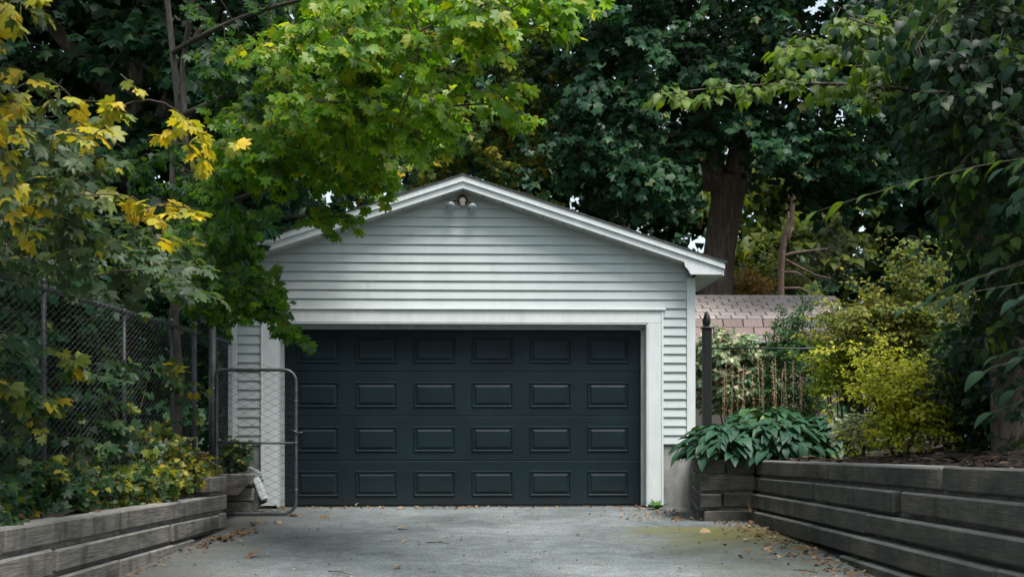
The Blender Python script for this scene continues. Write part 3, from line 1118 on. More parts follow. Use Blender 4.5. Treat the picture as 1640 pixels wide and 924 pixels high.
lwall(9.35, 9.93, -.178)
for a, b in ((1.0, 3.2), (3.21, 5.34), (5.36, 9.93)):
    lwall(a, b, 0)
for a, b in ((.6, 2.9), (2.94, 4.35), (4.39, 5.93), (6.0, 8.15), (8.20, 9.62), (9.67, 9.90)):
    lwall(a, b, PER, .006)
for a, b in ((.6, 4.0), (4.02, 7.0), (7.03, 8.8)):
    lwall(a, b, 2 * PER, .012)
for a, b in ((.6, 4.5), (4.53, 6.6)):
    lwall(a, b, 3 * PER, .016)
for d_, far in ((PER - .034, 9.88), (2 * PER - .034, 9.88), (3 * PER - .034, 8.6), (-.178 + TH - .004, 9.88)):
    near = 9.4 if d_ < 0 else .6
    lwall(near, far, d_ - .006, -.022, mat=M['spacer'], h=.046, name="spacer_strip")
timber(LW, (WLX - .152, 9.93, .500), (WLX - .152 - .9, 9.93, .500), .15, .14)
timber(LW, (WLX - .152, 9.928, .32), (WLX - .152 - .9, 9.928, .32), .15, .14)
timber(LW, (WLX - .152, 9.926, .152), (WLX - .152 - .9, 9.926, .152), .15, .14)

RW = thing("timber_retaining_wall", "tall dark timber wall holding the mulched bed and leafy plants", "retaining wall", (0, 0, 0))
CX, CY = at(1211, 760, 10.55).x, 10.55
RX1 = 2.70


def rx(y):
    return RX1 + (CX - RX1) * (y - 4.) / (CY - 4.)


def rwall(y_near, y_far, drop, off=0., mat=None, h=.142, name="timber"):
    a = (rx(y_far) - off, y_far, zr(y_far) - drop)
    b = (rx(y_near) - off, y_near, zr(y_near) - drop)
    return timber(RW, a, b, .15, h, mat or M['timber_shaded'], name=name)


RP = .172
# plan positions of the joints read from the photograph
for a, b in ((1.0, 3.0), (3.02, 6.05), (6.09, 9.05), (9.07, CY)):
    rwall(a, b, 0)
for a, b in ((.8, 3.6), (3.63, 6.62), (6.74, 8.5), (8.60, 10.3), (10.33, CY)):
    rwall(a, b, RP, .026)
for a, b in ((.8, 3.9), (3.93, 7.2), (7.22, CY)):
    rwall(a, b, 2 * RP, .056)
for a, b in ((.8, 5.2), (5.23, 8.4), (8.42, CY)):
    rwall(a, b, 3 * RP, .086)
for a, b in ((.8, 4.2), (4.23, 7.6)):
    rwall(a, b, 4 * RP, .112)
for q in range(1, 5):
    rwall(.8, CY - .02, q * RP - .036, -.03, M['spacer'], .048, "spacer_strip")
# the short stretch that faces the camera, and its return to the garage corner
xs0 = at(1121, 760, CY).x
xg0 = at(1106, 760, GY).x


def fwall(x0, x1, z, off=0., h=.142, mat=None, name="timber"):
    return timber(RW, (x0, CY - off, z), (x1, CY - off, z), .15, h, mat or M['timber_shaded'], name=name)


z0 = .62
for x0, x1 in ((xs0, 2.52), (2.53, CX - .004)):
    fwall(x0, x1, z0)
for x0, x1 in ((xs0, CX - .012),):
    fwall(x0, x1, z0 - RP, .006)
for x0, x1 in ((xs0, xs0 + .23), (xs0 + .245, CX - .02)):
    fwall(x0, x1, z0 - 2 * RP, .012)
fwall(xs0 + .05, CX - .03, z0 - 3 * RP, .0, .13)
for q in range(1, 4):
    fwall(xs0 + .01, CX - .02, z0 - q * RP + .036, -.02, .048, M['spacer'], "spacer_strip")
for q in range(4):
    timber(RW, (xg0, GY - .03, z0 - q * RP), (xs0 + .006, CY + .156, z0 - q * RP), .13, .142, M['timber_shaded'])

# ------------------------------------------------------------------ short timber stack by the garage's corner
ST = thing("timber_stack", "short stack of tan timber ends behind the chain-link gate", "timber edging", (0, 0, 0))
sx0, sx1 = at(368, 790, 11.55).x, at(402, 790, 11.55).x
for q, (zt, o_) in enumerate(((.43, 0.), (.275, .015), (.12, -.01))):
    timber(ST, (sx0 - .5 + o_, 11.55, zt), (sx1 + o_, 11.55, zt), .3, .142)

# ------------------------------------------------------------------ fallen downspout by the gate
DS = thing("downspout", "broken white downspout elbow lying beside the garage door casing", "downspout", (0, 0, 0))


def flat_tube(name, pts, w_, h_, mat, parent):
    V, F = [], []
    P = [np.array(p, float) for p in pts]
    for i, p in enumerate(P):
        t = unit(P[min(i + 1, len(P) - 1)] - P[max(i - 1, 0)])
        yv = np.array([0, 1., 0]); u = unit(np.cross(t, yv)); yv = np.cross(u, t)
        for su, sv in ((-1, -1), (-.6, -1.15), (.6, -1.15), (1, -1), (1, 1), (-1, 1)):
            V.append(p + u * su * w_ / 2 + yv * sv * h_ / 2)
    for i in range(len(P) - 1):
        for q in range(6):
            q2 = (q + 1) % 6
            F.append((i * 6 + q, i * 6 + 6 + q, i * 6 + 6 + q2, i * 6 + q2))
    return ob(name, V, F, mat, parent)


YD = 11.75
p = lambda x, y, dy=0: np.array(at(x, y, YD + dy))
flat_tube("upper_pipe", [p(386, 747, .25), p(403, 754, .05)], .07, .055, M['trim'], DS)
flat_tube("elbow", [p(404, 754.5, .04), p(409, 757, .0), p(413, 760, -.02), p(414.5, 765, -.03)], .078, .06, M['stop'], DS)
flat_tube("lower_pipe", [p(411, 766, -.03), p(414, 775, -.06), p(424, 800, -.12)], .072, .06, M['trim'], DS)
flat_tube("open_end", [p(420, 798.5, -.115), p(422.5, 805, -.13)], .066, .055, M['black'], DS)

# ------------------------------------------------------------------ chain-link fence and gate


def chain_link(fn, w_, h_, pitch=.047, r=.0022):
    """zigzag wires over a w_ x h_ panel; fn(u, v, depth) gives the point"""
    T = Tubes()
    n, m = int(w_ / pitch), int(h_ / (pitch / 2))
    for i in range(n + 1):
        u = i * pitch
        pts = []
        for j in range(m + 1):
            s = 1 if ((j + i) % 2) else -1
            uu = min(max(u + s * pitch * .52, 0), w_)
            pts.append(fn(uu, j * pitch / 2, .003 * s))
        T.tube(pts, r, r, 3, cap=False)
    return T


FX = -2.93
ztop = lambda y: 1.955 + .0 * y


def fence(name, label, ya, yb, posts, ends):
    f = thing(name, label, "fence", (FX, ya, .4))
    f.location = (0, 0, 0)
    for y, hgt, r in posts:
        T = Tubes(); T.tube([(FX - .03, y, .25), (FX - .03, y, hgt)], r, r, 12)
        po = T.build("post", M['galv'], f)
        V, F = lathe([(r * 1.12, 0), (r * 1.12, .02), (r * .7, .035), (.004, .042)], (FX - .03, y, hgt - .002), 12)
        ob("post_cap", V, F, M['galv'], po, True)
    T = Tubes(); T.tube([(FX - .03, ya, 1.94), (FX - .03, (ya + yb) / 2, 1.935), (FX - .03, yb, 1.94)], .021, .021, 10)
    T.build("top_rail", M['galv'], f)
    T = chain_link(lambda u, v, d: (FX + d, ya + u, .42 + v), yb - ya, 1.56)
    T.build("chain_link_mesh", M['wire'], f, smooth=False)
    # tension wire
    T = Tubes(); T.tube([(FX, ya, .45), (FX, yb, .45)], .003, .003, 4); T.build("tension_wire", M['wire'], f)
    return f


fence("chain_link_fence", "long galvanised chain-link fence above the low timber wall", 3.2, 10.62,
      [(3.3, 2.0, .02), (5.3, 2.0, .02), (7.0, 1.97, .018), (8.55, 1.97, .016), (9.85, 1.97, .018), (10.60, 2.06, .026)], None)
fence("chain_link_fence", "short chain-link fence stretch running back past the garage corner", 11.25, 14.2,
      [(11.25, 1.97, .024), (14.2, 1.97, .024)], None)

GTY = 11.1
GA, GB = at(347, 592, GTY), at(474, 822, GTY)
gw, gh = GB.x - GA.x, GA.z - GB.z
gp = at(341, 700, GTY + .02)
PT = thing("gate_post", "galvanised hinge post of the chain-link gate", "post", (gp.x, GTY + .02, 0))
T = Tubes(); T.tube([(0, 0, -.02), (0, 0, 2.36)], .034, .034, 14); T.build("pole", M['galv'], PT)
V, F = lathe([(.039, 0), (.039, .025), (.025, .05), (.005, .058)], (0, 0, 2.355), 14); ob("post_cap", V, F, M['galv'], PT, True)
for hz in (.55, 1.35):
    V, F = lathe([(.040, 0), (.040, .04)], (0, 0, hz), 14); ob("hinge_band", V, F, M['gatesteel'], PT, True)
GT = thing("chain_link_gate", "round-cornered chain-link gate standing ajar in front of the garage corner", "gate", (GA.x, GTY, GB.z))
fr = Tubes()
rc = .13
pts = []
for cx_, cz_, a0 in ((gw - rc, gh - rc, 90), (gw - rc, rc, 0)):
    for f in np.linspace(0, 1, 8):
        a = R(a0 - 90 * f)
        pts.append((cx_ + rc * math.cos(a), 0, cz_ + rc * math.sin(a)))
rl = .06
pts2 = []
for cx_, cz_, a0 in ((rl, rl, 270), (rl, gh - rl, 180)):
    for f in np.linspace(0, 1, 5):
        a = R(a0 - 90 * f)
        pts2.append((cx_ + rl * math.cos(a), 0, cz_ + rl * math.sin(a)))
ring = pts + pts2
fr.tube(ring + [ring[0]], .0185, .0185, 10, cap=False)
fr.build("frame", M['gatesteel'], GT)
T = Tubes(); zmid = gh * (822 - 709) / 230
T.tube([(.0, 0, zmid + .006), (gw, 0, zmid - .002)], .0145, .0145, 8); T.build("middle_rail", M['gatesteel'], GT)


def gate_pt(u, v, d):
    return (u + .012, d - .004, v + .012)


T = chain_link(gate_pt, gw - .024, gh - .024, .082, .0042)
T.build("chain_link_mesh", M['gatewire'], GT, smooth=False)
T = Tubes()
T.tube([(gw, 0, gh * .565), (gw + .045, -.01, gh * .565 - .002), (gw + .07, -.012, gh * .565)], .008, .006, 8)
T.tube([(gw - .03, -.02, gh * .565 + .02), (gw + .03, -.02, gh * .565 - .01)], .014, .012, 8)
T.build("latch", M['galv'], GT)
T = Tubes()
for x0 in (.12, .34):
    T.tube([(x0, 0, gh - .01), (x0 + .08, -.004, gh + .05), (x0 + .17, 0, gh + .052), (x0 + .28, 0, gh + .0)], .0022, .0022, 4)
T.build("loose_wire", M['wire'], GT)
for hz in (.25, gh * .78, gh * .49):
    T = Tubes(); T.tube([(gw, 0, hz - .012), (gw, 0, hz + .012)], .0215, .0215, 10); T.build("tension_band", M['galv'], GT)

# ------------------------------------------------------------------ black post and picket fence by the garage corner
PY = 12.45
bp = at(1132, 668, PY)
BP = thing("fence_post", "square black post with pointed finial beside the garage's white corner", "post", (bp.x, PY, .55))
ptop = at(1132, 527, PY).z - .55
hw_ = .052
V, F = cbox(-hw_, hw_, -hw_, hw_, 0, ptop, .006); ob("shaft", V, F, M['black'], BP)
V, F = cbox(-hw_ - .014, hw_ + .014, -hw_ - .014, hw_ + .014, ptop + .001, ptop + .022, .006); ob("collar", V, F, M['black'], BP)
V, F = lathe([(.045, 0), (.030, .012), (.036, .025), (.046, .06), (.047, .09), (.040, .13), (.024, .165), (.018, .178), (.012, .19), (.003, .194)], (0, 0, ptop + .0225), 14)
ob("finial", V, F, M['black'], BP, True)
BF = thing("picket_fence", "thin black metal picket fence behind the flower spikes", "fence", (bp.x, PY, .55))
rz_ = at(1200, 558, PY).z - .55
xe_ = at(1480, 558, PY).x - bp.x
T = Tubes(); T.tube([(hw_ + .002, 0, rz_), (xe_, 0, rz_)], .011, .011, 6); T.build("rail", M['black'], BF)
T = Tubes(); T.tube([(hw_ + .002, 0, .22), (xe_, 0, .22)], .011, .011, 6); T.build("rail", M['black'], BF)
T = Tubes(); T.tube([(0, 0, 0), (0, 0, rz_ - .006)], .0075, .0075, 6, cap=False)
pm = mesh("picket", T.V, T.F, M['black'], True)
q = hw_ + .125
while q < xe_:
    inst("picket", pm, BF, Matrix.Translation((q, 0, .0)))
    q += .1265

# ------------------------------------------------------------------ neighbour's outbuilding with pinkish shingle roof
SY = 18.0
a_ = at(1113, 475, SY)
SHD = thing("outbuilding", "low outbuilding with a pink and grey shingled two-slope roof behind the garage", "outbuilding", (0, 0, 0))
x0, x1 = at(1000, 500, SY).x, at(1345, 500, SY).x
zt, zk, ze = at(1200, 475, SY).z, at(1200, 513, SY).z, at(1200, 551, SY).z
UPY = SY + 1.0                     # ridge line of the shallow slope
zt = at(1200, 476, UPY).z
EAVE_Y = SY - .18
V = [(x0, SY + .05, .4), (x1, SY + .05, .4), (x1, SY + .05, ze + .03), (x0, SY + .05, ze + .03), (x1, SY + 4, .4), (x0, SY + 4, .4), (x1, SY + 4, ze), (x0, SY + 4, ze)]
ob("wall", V, [(0, 1, 2, 3), (1, 4, 6, 2), (4, 5, 7, 6), (5, 0, 3, 7)], M['shedwall'], SHD)
V = [(x0, EAVE_Y + .02, ze), (x1, EAVE_Y + .02, ze), (x1, SY + .02, zk), (x0, SY + .02, zk), (x1, UPY + .02, zt - .02), (x0, UPY + .02, zt - .02), (x1, SY + 4.2, ze), (x0, SY + 4.2, ze)]
rf = ob("roof", V, [(0, 1, 2, 3), (3, 2, 4, 5), (5, 4, 6, 7)], M['roof'], SHD)


def shingle_slope(pa, pb, rows, wd, gap, mat, thick=.018):
    """courses from the lower line pa=(y,z) to the upper pb, each shingle an object"""
    pa, pb = np.array(pa, float), np.array(pb, float)
    dirv = pb - pa
    ln = np.linalg.norm(dirv); dirv /= ln
    nrm = np.array([-dirv[1], dirv[0]])
    h = ln / rows
    T_ = math.atan2(dirv[1], dirv[0])
    me = None
    V, F = cbox(gap / 2, wd - gap / 2, 0, h * 1.08, 0, thick, .003)
    me = mesh("shingle", V, F, mat)
    for r_ in range(rows):
        base = pa + dirv * h * r_ + nrm * (.002 + .004)
        off = -(r_ % 2) * wd / 2 - rng.random() * .05
        x = x0 + off
        while x < x1:
            if x + wd > a_.x - .3:
                o = inst("shingle", me, rf, Matrix.Translation((x, base[0] + rng.normal() * .001, base[1] + rng.normal() * .002)) @ Matrix.Rotation(T_, 4, 'X') @ Matrix.Rotation(-.05, 4, 'X'))
            x += wd


shingle_slope((EAVE_Y, ze), (SY, zk), 3, .355, .018, M['shingle'], .026)
shingle_slope((SY, zk), (UPY, zt), 7, .275, .02, M['shingle_skylit'], .03)
box("ridge_board", x0, x1, UPY - .05, UPY + .1, zt - .005, zt + .035, M['shingle_skylit'], rf, .006)


# ------------------------------------------------------------------ trees
UPF = (0.0, -.45, .8)

# --- the maple whose boughs hang over the garage's left half
b0 = np.array([-3.3, 11.0, .5])
MT = thing("maple_tree", "bright green maple with thin pale stems, drooping over the garage's gable and fence", "tree", b0)
ZERO = np.zeros(3)
stemA = [ZERO, np.array([.07, 0, .8]), np.array([.02, -.03, 1.6]), np.array([.1, -.05, 2.3]), np.array([.0, 0, 3.1]), np.array([.07, -.05, 3.9]), np.array([-.05, -.1, 5.2]), np.array([.1, -.3, 7.0])]
stemB = [np.array([.1, -.05, 2.3]), np.array([.2, -.12, 3.0]), np.array([.16, -.2, 4.2]), np.array([.5, -.6, 5.6]), np.array([1.0, -1.1, 6.6])]
trunk("trunk", stemA, [.062, .056, .053, .048, .04, .036, .03, .015], M['bark'], MT, 10, .1)
trunk("stem", stemB, [.044, .036, .03, .022, .012], M['bark'], MT, 8)
TB, LV, LH = Tubes(), Leaves('maple'), Leaves('maple_far')
nodes = [b0 + q for a, b in zip(stemA[3:], stemA[4:]) for q in line(a, b, 6)] + [b0 + q for a, b in zip(stemB, stemB[1:]) for q in line(a, b, 6)]
# main boughs towards the driveway
for tip, mid in (((880, 60, 6.6), (560, 60, 8.6)), ((825, 165, 7.2), (560, 170, 9.0)), ((605, 285, 8.4), (470, 270, 9.6)), ((545, 350, 8.6), (430, 330, 9.8)), ((465, 525, 8.9), (390, 430, 10.0)), ((700, 0, 6.8), (480, -40, 9.0))):
    e, m_ = np.array(at(*tip)), np.array(at(*mid))
    st = min(nodes[:20], key=lambda q: np.linalg.norm(q - m_) + max(0, q[2] - m_[2]))
    pts = [(1 - f) ** 2 * st + 2 * f * (1 - f) * m_ + f * f * e for f in np.linspace(0, 1, 12)]
    TB.tube(pts, .028, .005, 6, cap=False)
    nodes += pts[2:]
tips = []  # higher tones put the glow of the lit outer boughs into the colour
tips += [(q, .74) for q in poly_tips([(560, -60), (940, -60), (935, 25), (880, 85), (770, 80), (700, 120), (600, 110), (480, 60)], 52, 6.0, 7.6)]
tips += [(q, .74) for q in poly_tips([(420, 40), (640, 80), (720, 140), (850, 145), (840, 185), (760, 205), (660, 240), (560, 255), (400, 210)], 70, 6.8, 8.8)]
tips += [(q, .66) for q in poly_tips([(340, 160), (560, 235), (635, 255), (615, 310), (550, 300), (580, 355), (545, 370), (490, 315), (400, 325), (330, 300)], 38, 8.0, 9.6)]
tips += [(q, .42) for q in poly_tips([(330, 310), (405, 350), (410, 415), (395, 455), (345, 480), (300, 440), (280, 400)], 30, 8.6, 10.2)]
tips += [(q, .5) for q in poly_tips([(400, 450), (435, 460), (480, 530), (470, 540), (440, 515), (405, 490)], 11, 8.8, 9.2)]
tips += [(q, .5) for q in poly_tips([(330, 480), (380, 490), (370, 510), (320, 500)], 7, 9.4, 10.2)]
tips += [(q, .2) for q in poly_tips([(-100, -520), (600, -560), (600, -60), (-100, -60)], 150, 7.5, 12.5)]  # canopy roof added above the view to block sky and darken the interior
tips += [(q, .25) for q in poly_tips([(200, 230), (330, 250), (340, 420), (220, 440)], 16, 9.6, 10.8)]
tips += [(q, .3) for q in poly_tips([(330, 0), (560, 0), (480, 160), (360, 240), (330, 160)], 30, 8.6, 10.5)]
tone_of = {tuple(np.round(q, 4)): t for q, t in tips}
for t, d in grow(TB, nodes, [q for q, _ in tips], .005, .006, .1):
    tn = tone_of[tuple(np.round(t, 4))]
    hi = project(t[None])[1][0] < -70
    spray(LH if hi else LV, None if hi else TB, t, unit(d) + np.array([.35, -.25, -.25]), .40, 6, .061, (.12, -.42, .82), tn, .18, droop=.45, flat=.22)
TB.build("branches", M['twig'], MT).location = -b0
LV.build("foliage", L['maple'], MT, 300, 'leaf', origin=b0)
LH.build("unseen_shade_foliage", L['maple'], MT, origin=b0)

# --- darker maple standing behind it
b0 = np.array([-4.6, 13.2, .5])
DM = thing("maple_tree", "shaded maple with dark forked limbs, deep behind the fence and yellow leaves", "tree", b0)
tr = [ZERO, np.array([.1, -.1, 2.5]), np.array([.25, -.4, 4.2]), np.array([.3, -.5, 6.5]), np.array([.2, -.4, 9])]
trunk("trunk", tr, [.19, .16, .14, .1, .05], M['bark_brown'], DM)
trunk("limb", [tr[2], np.array([-.5, -.9, 5.2]), np.array([-1.0, -1.8, 6.6])], [.1, .08, .03], M['bark_brown'], DM, 8)
trunk("limb", [tr[1] + np.array([0, 0, .9]), np.array([1.1, -.9, 4.9]), np.array([2.4, -1.2, 6.6])], [.09, .07, .03], M['bark_brown'], DM, 8)
TB, LV = Tubes(), Leaves('maple_far')
nodes = [b0 + q for a, b in zip(tr[1:], tr[2:]) for q in line(a, b, 6)]
tips = poly_tips([(-250, -250), (560, -250), (600, 120), (520, 330), (400, 420), (-250, 440)], 420, 11.0, 15.0)
for t, d in grow(TB, nodes, tips, .008, .008, .08):
    spray(LV, TB, t, unit(d) + np.array([.1, -.3, -.2]), .8, 7, .115, (.1, -.5, .75), .35, .25, droop=.4)
TB.build("branches", M['twig'], DM).location = -b0
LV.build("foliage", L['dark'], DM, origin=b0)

# --- young maple with yellow leaves, close on the left
b0 = np.array([-4.1, 4.6, .55])
YM = thing("maple_tree", "young maple with blotched yellow leaves close by at the fence's near end", "tree", b0)
tr = [ZERO, np.array([.05, .1, 1.4]), np.array([.1, .15, 2.6]), np.array([.05, .2, 4.0]), np.array([.1, .3, 5.4])]
trunk("trunk", tr, [.06, .05, .042, .03, .012], M['bark'], YM, 8)
TB, LV, LH = Tubes(), Leaves('maple'), Leaves('maple_far')
nodes = [b0 + q for a, b in zip(tr[1:], tr[2:]) for q in line(a, b, 6)]
T1 = poly_tips([(-60, -40), (70, -20), (60, 130), (30, 230), (60, 320), (-60, 320)], 13, 4.3, 5.2)
T2 = poly_tips([(110, 150), (220, 140), (250, 190), (180, 240), (110, 220)], 5, 4.9, 5.6)
T3 = poly_tips([(250, 180), (350, 190), (370, 250), (290, 260)], 4, 5.4, 6.0)
T9 = poly_tips([(0, 60), (60, 100), (170, 170), (150, 300), (60, 380), (0, 380)], 9, 4.8, 5.6)
T4 = poly_tips([(200, 300), (310, 300), (330, 360), (230, 370)], 5, 5.3, 5.8)
T5 = poly_tips([(60, 200), (260, 240), (200, 330), (60, 300)], 8, 5.0, 6.0)
T6 = poly_tips([(0, 330), (300, 340), (330, 470), (200, 480), (0, 430)], 40, 5.6, 7.8)
T7 = poly_tips([(-500, -700), (200, -700), (100, -80), (-500, 0)], 120, 3.2, 6.6)  # overhead cover added out of view to shade the left side
T8 = ell_tips((-5.2, 2.4, 4.2), (2.3, 3.6, 2.6), 110, .5)  # unseen crown added beside the camera against low skylight
kind = {}
for grp, tn in ((T1, .62), (T2, .7), (T3, .72), (T4, .78), (T5, .3), (T9, .66), (T6, .2), (T7, .4), (T8, .3)):
    for q in grp: kind[tuple(np.round(q, 4))] = tn
for t, d in grow(TB, nodes, T1 + T2 + T3 + T4 + T5 + T9 + T6 + T7 + T8, .003, .004, .12, 4):
    tn = kind[tuple(np.round(t, 4))]
    out_ = t[1] < 4.2 and t[0] < -2.9
    spray(LH if out_ else LV, None if out_ else TB, t, unit(d) + np.array([.2, -.1, -.1]), .9 if out_ else (.26 if tn > .5 else .36), 6 if out_ else (2 if tn > .5 else 4), .17 if out_ else .062, (.0, -.15, 1.), tn, .26 if tn > .5 else .15, droop=.2, flat=.2)
TB.build("branches", M['twig'], YM).location = -b0
LV.build("foliage", L['yellow'], YM, 300, 'leaf', origin=b0)
LH.build("unseen_shade_foliage", L['yellow'], YM, origin=b0)

# --- maple turning yellow behind the garage's ridge
b0 = np.array([0.3, 20.5, .5])
TM = thing("maple_tree", "small-leaved maple turning yellow, rising just behind the garage ridge", "tree", b0)
tr = [ZERO, np.array([.1, 0, 3]), np.array([-.1, -.2, 5.5]), np.array([.1, 0, 9])]
trunk("trunk", tr, [.13, .11, .08, .02], M['bark'], TM)
TB, LV = Tubes(), Leaves('maple_far')
nodes = [b0 + q for a, b in zip(tr[1:], tr[2:]) for q in line(a, b, 6)]
tips = poly_tips([(560, -60), (900, -60), (905, 160), (860, 300), (930, 345), (740, 300), (560, 330), (500, 200)], 260, 18.6, 22.0)
for t, d in grow(TB, nodes, tips, .008, .006, .08):
    spray(LV, None, t, unit(d) + np.array([0, -.3, -.2]), .7, 7, .085, (.05, -.5, .75), .42 + .25 * (rng.random() < .35), .24, droop=.35)
TB.build("branches", M['twig'], TM).location = -b0
LV.build("foliage", L['mid'], TM, origin=b0)

# --- the big maple with the thick leaning trunk
tb = at(1135, 500, 21.0)
b0 = np.array([tb.x, 21.0, .5])
BT = thing("maple_tree", "huge dark maple with a thick leaning brown trunk behind the garage's eave", "tree", b0)
q_ = lambda x, y, Y=21.0: np.array(at(x, y, Y)) - b0
tr = [ZERO - np.array([0, 0, .4]), q_(1143, 500), q_(1153, 400), q_(1165, 320), q_(1168, 285)]
trunk("trunk", tr, [.43, .35, .31, .34, .37], M['bark_brown'], BT, 20, .05)
trunk("limb", [q_(1150, 300), q_(1136, 250), q_(1125, 180), q_(1090, 40), q_(1060, -150)], [.26, .22, .2, .16, .1], M['bark_brown'], BT, 14)
trunk("limb", [q_(1175, 305), q_(1184, 260), q_(1198, 200), q_(1230, 60), q_(1250, -150)], [.3, .27, .23, .18, .1], M['bark_brown'], BT, 14)
TB, LV = Tubes(), Leaves('maple_far')
nodes = [b0 + q for q in line(q_(1125, 180), q_(1060, -150), 10) + line(q_(1198, 200), q_(1250, -150), 10)]
tips = poly_tips([(860, -260), (1520, -260), (1500, 150), (1440, 300), (1330, 340), (1230, 300), (1215, 265), (1115, 255), (1115, 330), (1010, 340), (900, 280), (860, 150)], 470, 16.8, 21.5)
tips += poly_tips([(880, -260), (1500, -260), (1450, 160), (1000, 300), (880, 250)], 200, 21.5, 25.0)
for t, d in grow(TB, nodes, tips, .012, .009, .05):
    spray(LV, None, t, unit(d) + np.array([0, -.25, -.35]), .9, 8, .112, (0, -.5, .75), .4 + .2 * (rng.random() < .2), .22, droop=.45, twig_r=.006)
TB.build("branches", M['twig'], BT).location = -b0
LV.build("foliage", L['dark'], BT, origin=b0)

# --- linden reaching in from the right
b0 = np.array([4.25, 8.1, .8])
LT = thing("linden_tree", "dark linden leaning in over the mulched bed, its round-leaved branch reaching across", "tree", b0)
q_ = lambda x, y, Y=8.1: np.array(at(x, y, Y)) - b0
tr = [ZERO - np.array([0, 0, .2]), np.array([-.05, 0, 1.2]), q_(1575, 330), q_(1560, 130), q_(1580, -150), q_(1600, -500)]
trunk("trunk", tr, [.15, .13, .11, .095, .07, .03], M['bark_brown'], LT)
TB, LV, LH = Tubes(), Leaves('ovate_lo'), Leaves('ovate_tiny')
nodes = [b0 + q for a, b in zip(tr[2:], tr[3:]) for q in line(a, b, 6)]
for tip, mid in (((1072, 150, 6.9), (1380, 110, 7.3)), ((1255, 75, 6.7), (1430, 60, 7.2)), ((1360, 30, 6.6), (1480, 40, 7.2))):
    e, m_ = np.array(at(*tip)), np.array(at(*mid))
    st = nodes[4]
    pts = [(1 - f) ** 2 * st + 2 * f * (1 - f) * m_ + f * f * e for f in np.linspace(0, 1, 14)]
    TB.tube(pts, .022, .004, 6, cap=False)
    nodes += pts[3:]
    for f, p_ in zip(np.linspace(0, 1, 14), pts):
        if f < .35: continue
        for rep in range(2):
            dd = unit(pts[-1] - pts[-3]) + rv(.3)
            spray(LV, TB, p_ + unit(dd) * .12 + rv(.03), dd, .2, 3, .075, (-.1, -.5, .75), .72 + .1 * f, .16, droop=.35, flat=.2)
tips = poly_tips([(1420, -60), (1700, -80), (1700, 420), (1560, 400), (1450, 190), (1400, 100)], 120, 6.2, 8.2)
tips += poly_tips([(1500, 200), (1700, 150), (1700, 700), (1600, 690), (1540, 450)], 95, 7.4, 8.8)
tips += poly_tips([(1600, -450), (2100, -600), (2100, -60), (1600, -60)], 80, 4.5, 8.0)  # out-of-view sprays added to deepen the shade on the right
tips += poly_tips([(1680, -100), (2300, -100), (2200, 600), (1680, 600)], 60, 4.2, 8.0)
OUTS = ell_tips((7.0, 3.2, 4.4), (2.6, 4.0, 3.0), 90, .5)  # unseen crown mass added toward the camera to cut low skylight
tips += OUTS
outs = {tuple(np.round(q, 4)) for q in OUTS}
for t, d in grow(TB, nodes, tips, .005, .006, .06):
    o_ = tuple(np.round(t, 4)) in outs
    spray(LH if o_ else LV, None if o_ else TB, t, unit(d) + np.array([-.3, -.2, -.25]), 1.0 if o_ else .5, 7, .19 if o_ else .078, (-.15, -.35, .85), .1 + .42 * (rng.random() < .25), .14, droop=.45)
TB.build("branches", M['twig'], LT).location = -b0
LV.build("foliage", L['linden'], LT, 300, 'leaf', origin=b0)
LH.build("unseen_shade_foliage", L['linden'], LT, origin=b0)

# --- big-leaved branchlets close on the right
b0 = np.array([3.6, 4.2, .78])
NB = thing("beech_sapling", "leafy sapling with long drooping blue-green leaves at the near end of the mulched bed", "tree", b0)
trunk("trunk", [ZERO, np.array([.05, .1, 1.2]), np.array([0, .1, 2.4]), np.array([.1, .1, 3.4])], [.03, .026, .02, .006], M['bark'], NB, 8)
TB, LV = Tubes(), Leaves('beech')
nodes = [b0 + q for q in line((.05, .1, .4), (.1, .1, 3.2), 14)]
ends = [(1455, 495, 4.6), (1500, 470, 4.7), (1545, 452, 4.8), (1575, 595, 4.4), (1600, 570, 4.5), (1625, 625, 4.6), (1310, 338, 4.9), (1610, 270, 4.4), (1630, 480, 4.2), (1590, 660, 4.6)]
for e in ends:
    t = np.array(at(*e))
    st = min(nodes, key=lambda q: abs(q[2] - t[2] - .1))
    pts = [st + (t - st) * f + np.array([0, 0, .12 * 4 * f * (1 - f)]) for f in np.linspace(0, 1, 7)]
    TB.tube(pts, .004, .0015, 4, cap=False)
    ax = unit(pts[-1] - pts[-2])
    for j in range(9):
        f = 1 - j * .055
        q = st + (t - st) * f + np.array([0, 0, .12 * 4 * f * (1 - f)])
        s_ = 1 if j % 2 else -1
        ld = unit(ax + np.array([-.35, s_ * .3, -.2]) + rv(.12))
        bright = e[0] < 1440
        LV.add(q, ld, unit(np.array([.1, -.12, 1.]) + rv(.14)), (.10 if not bright else .095) * (.8 + .4 * rng.random()), (.8 if bright else .1) + rng.normal() * .1)
TB.build("branches", M['twig'], NB).location = -b0
LV.build("foliage", L['linden'], NB, 120, 'leaf', origin=b0)

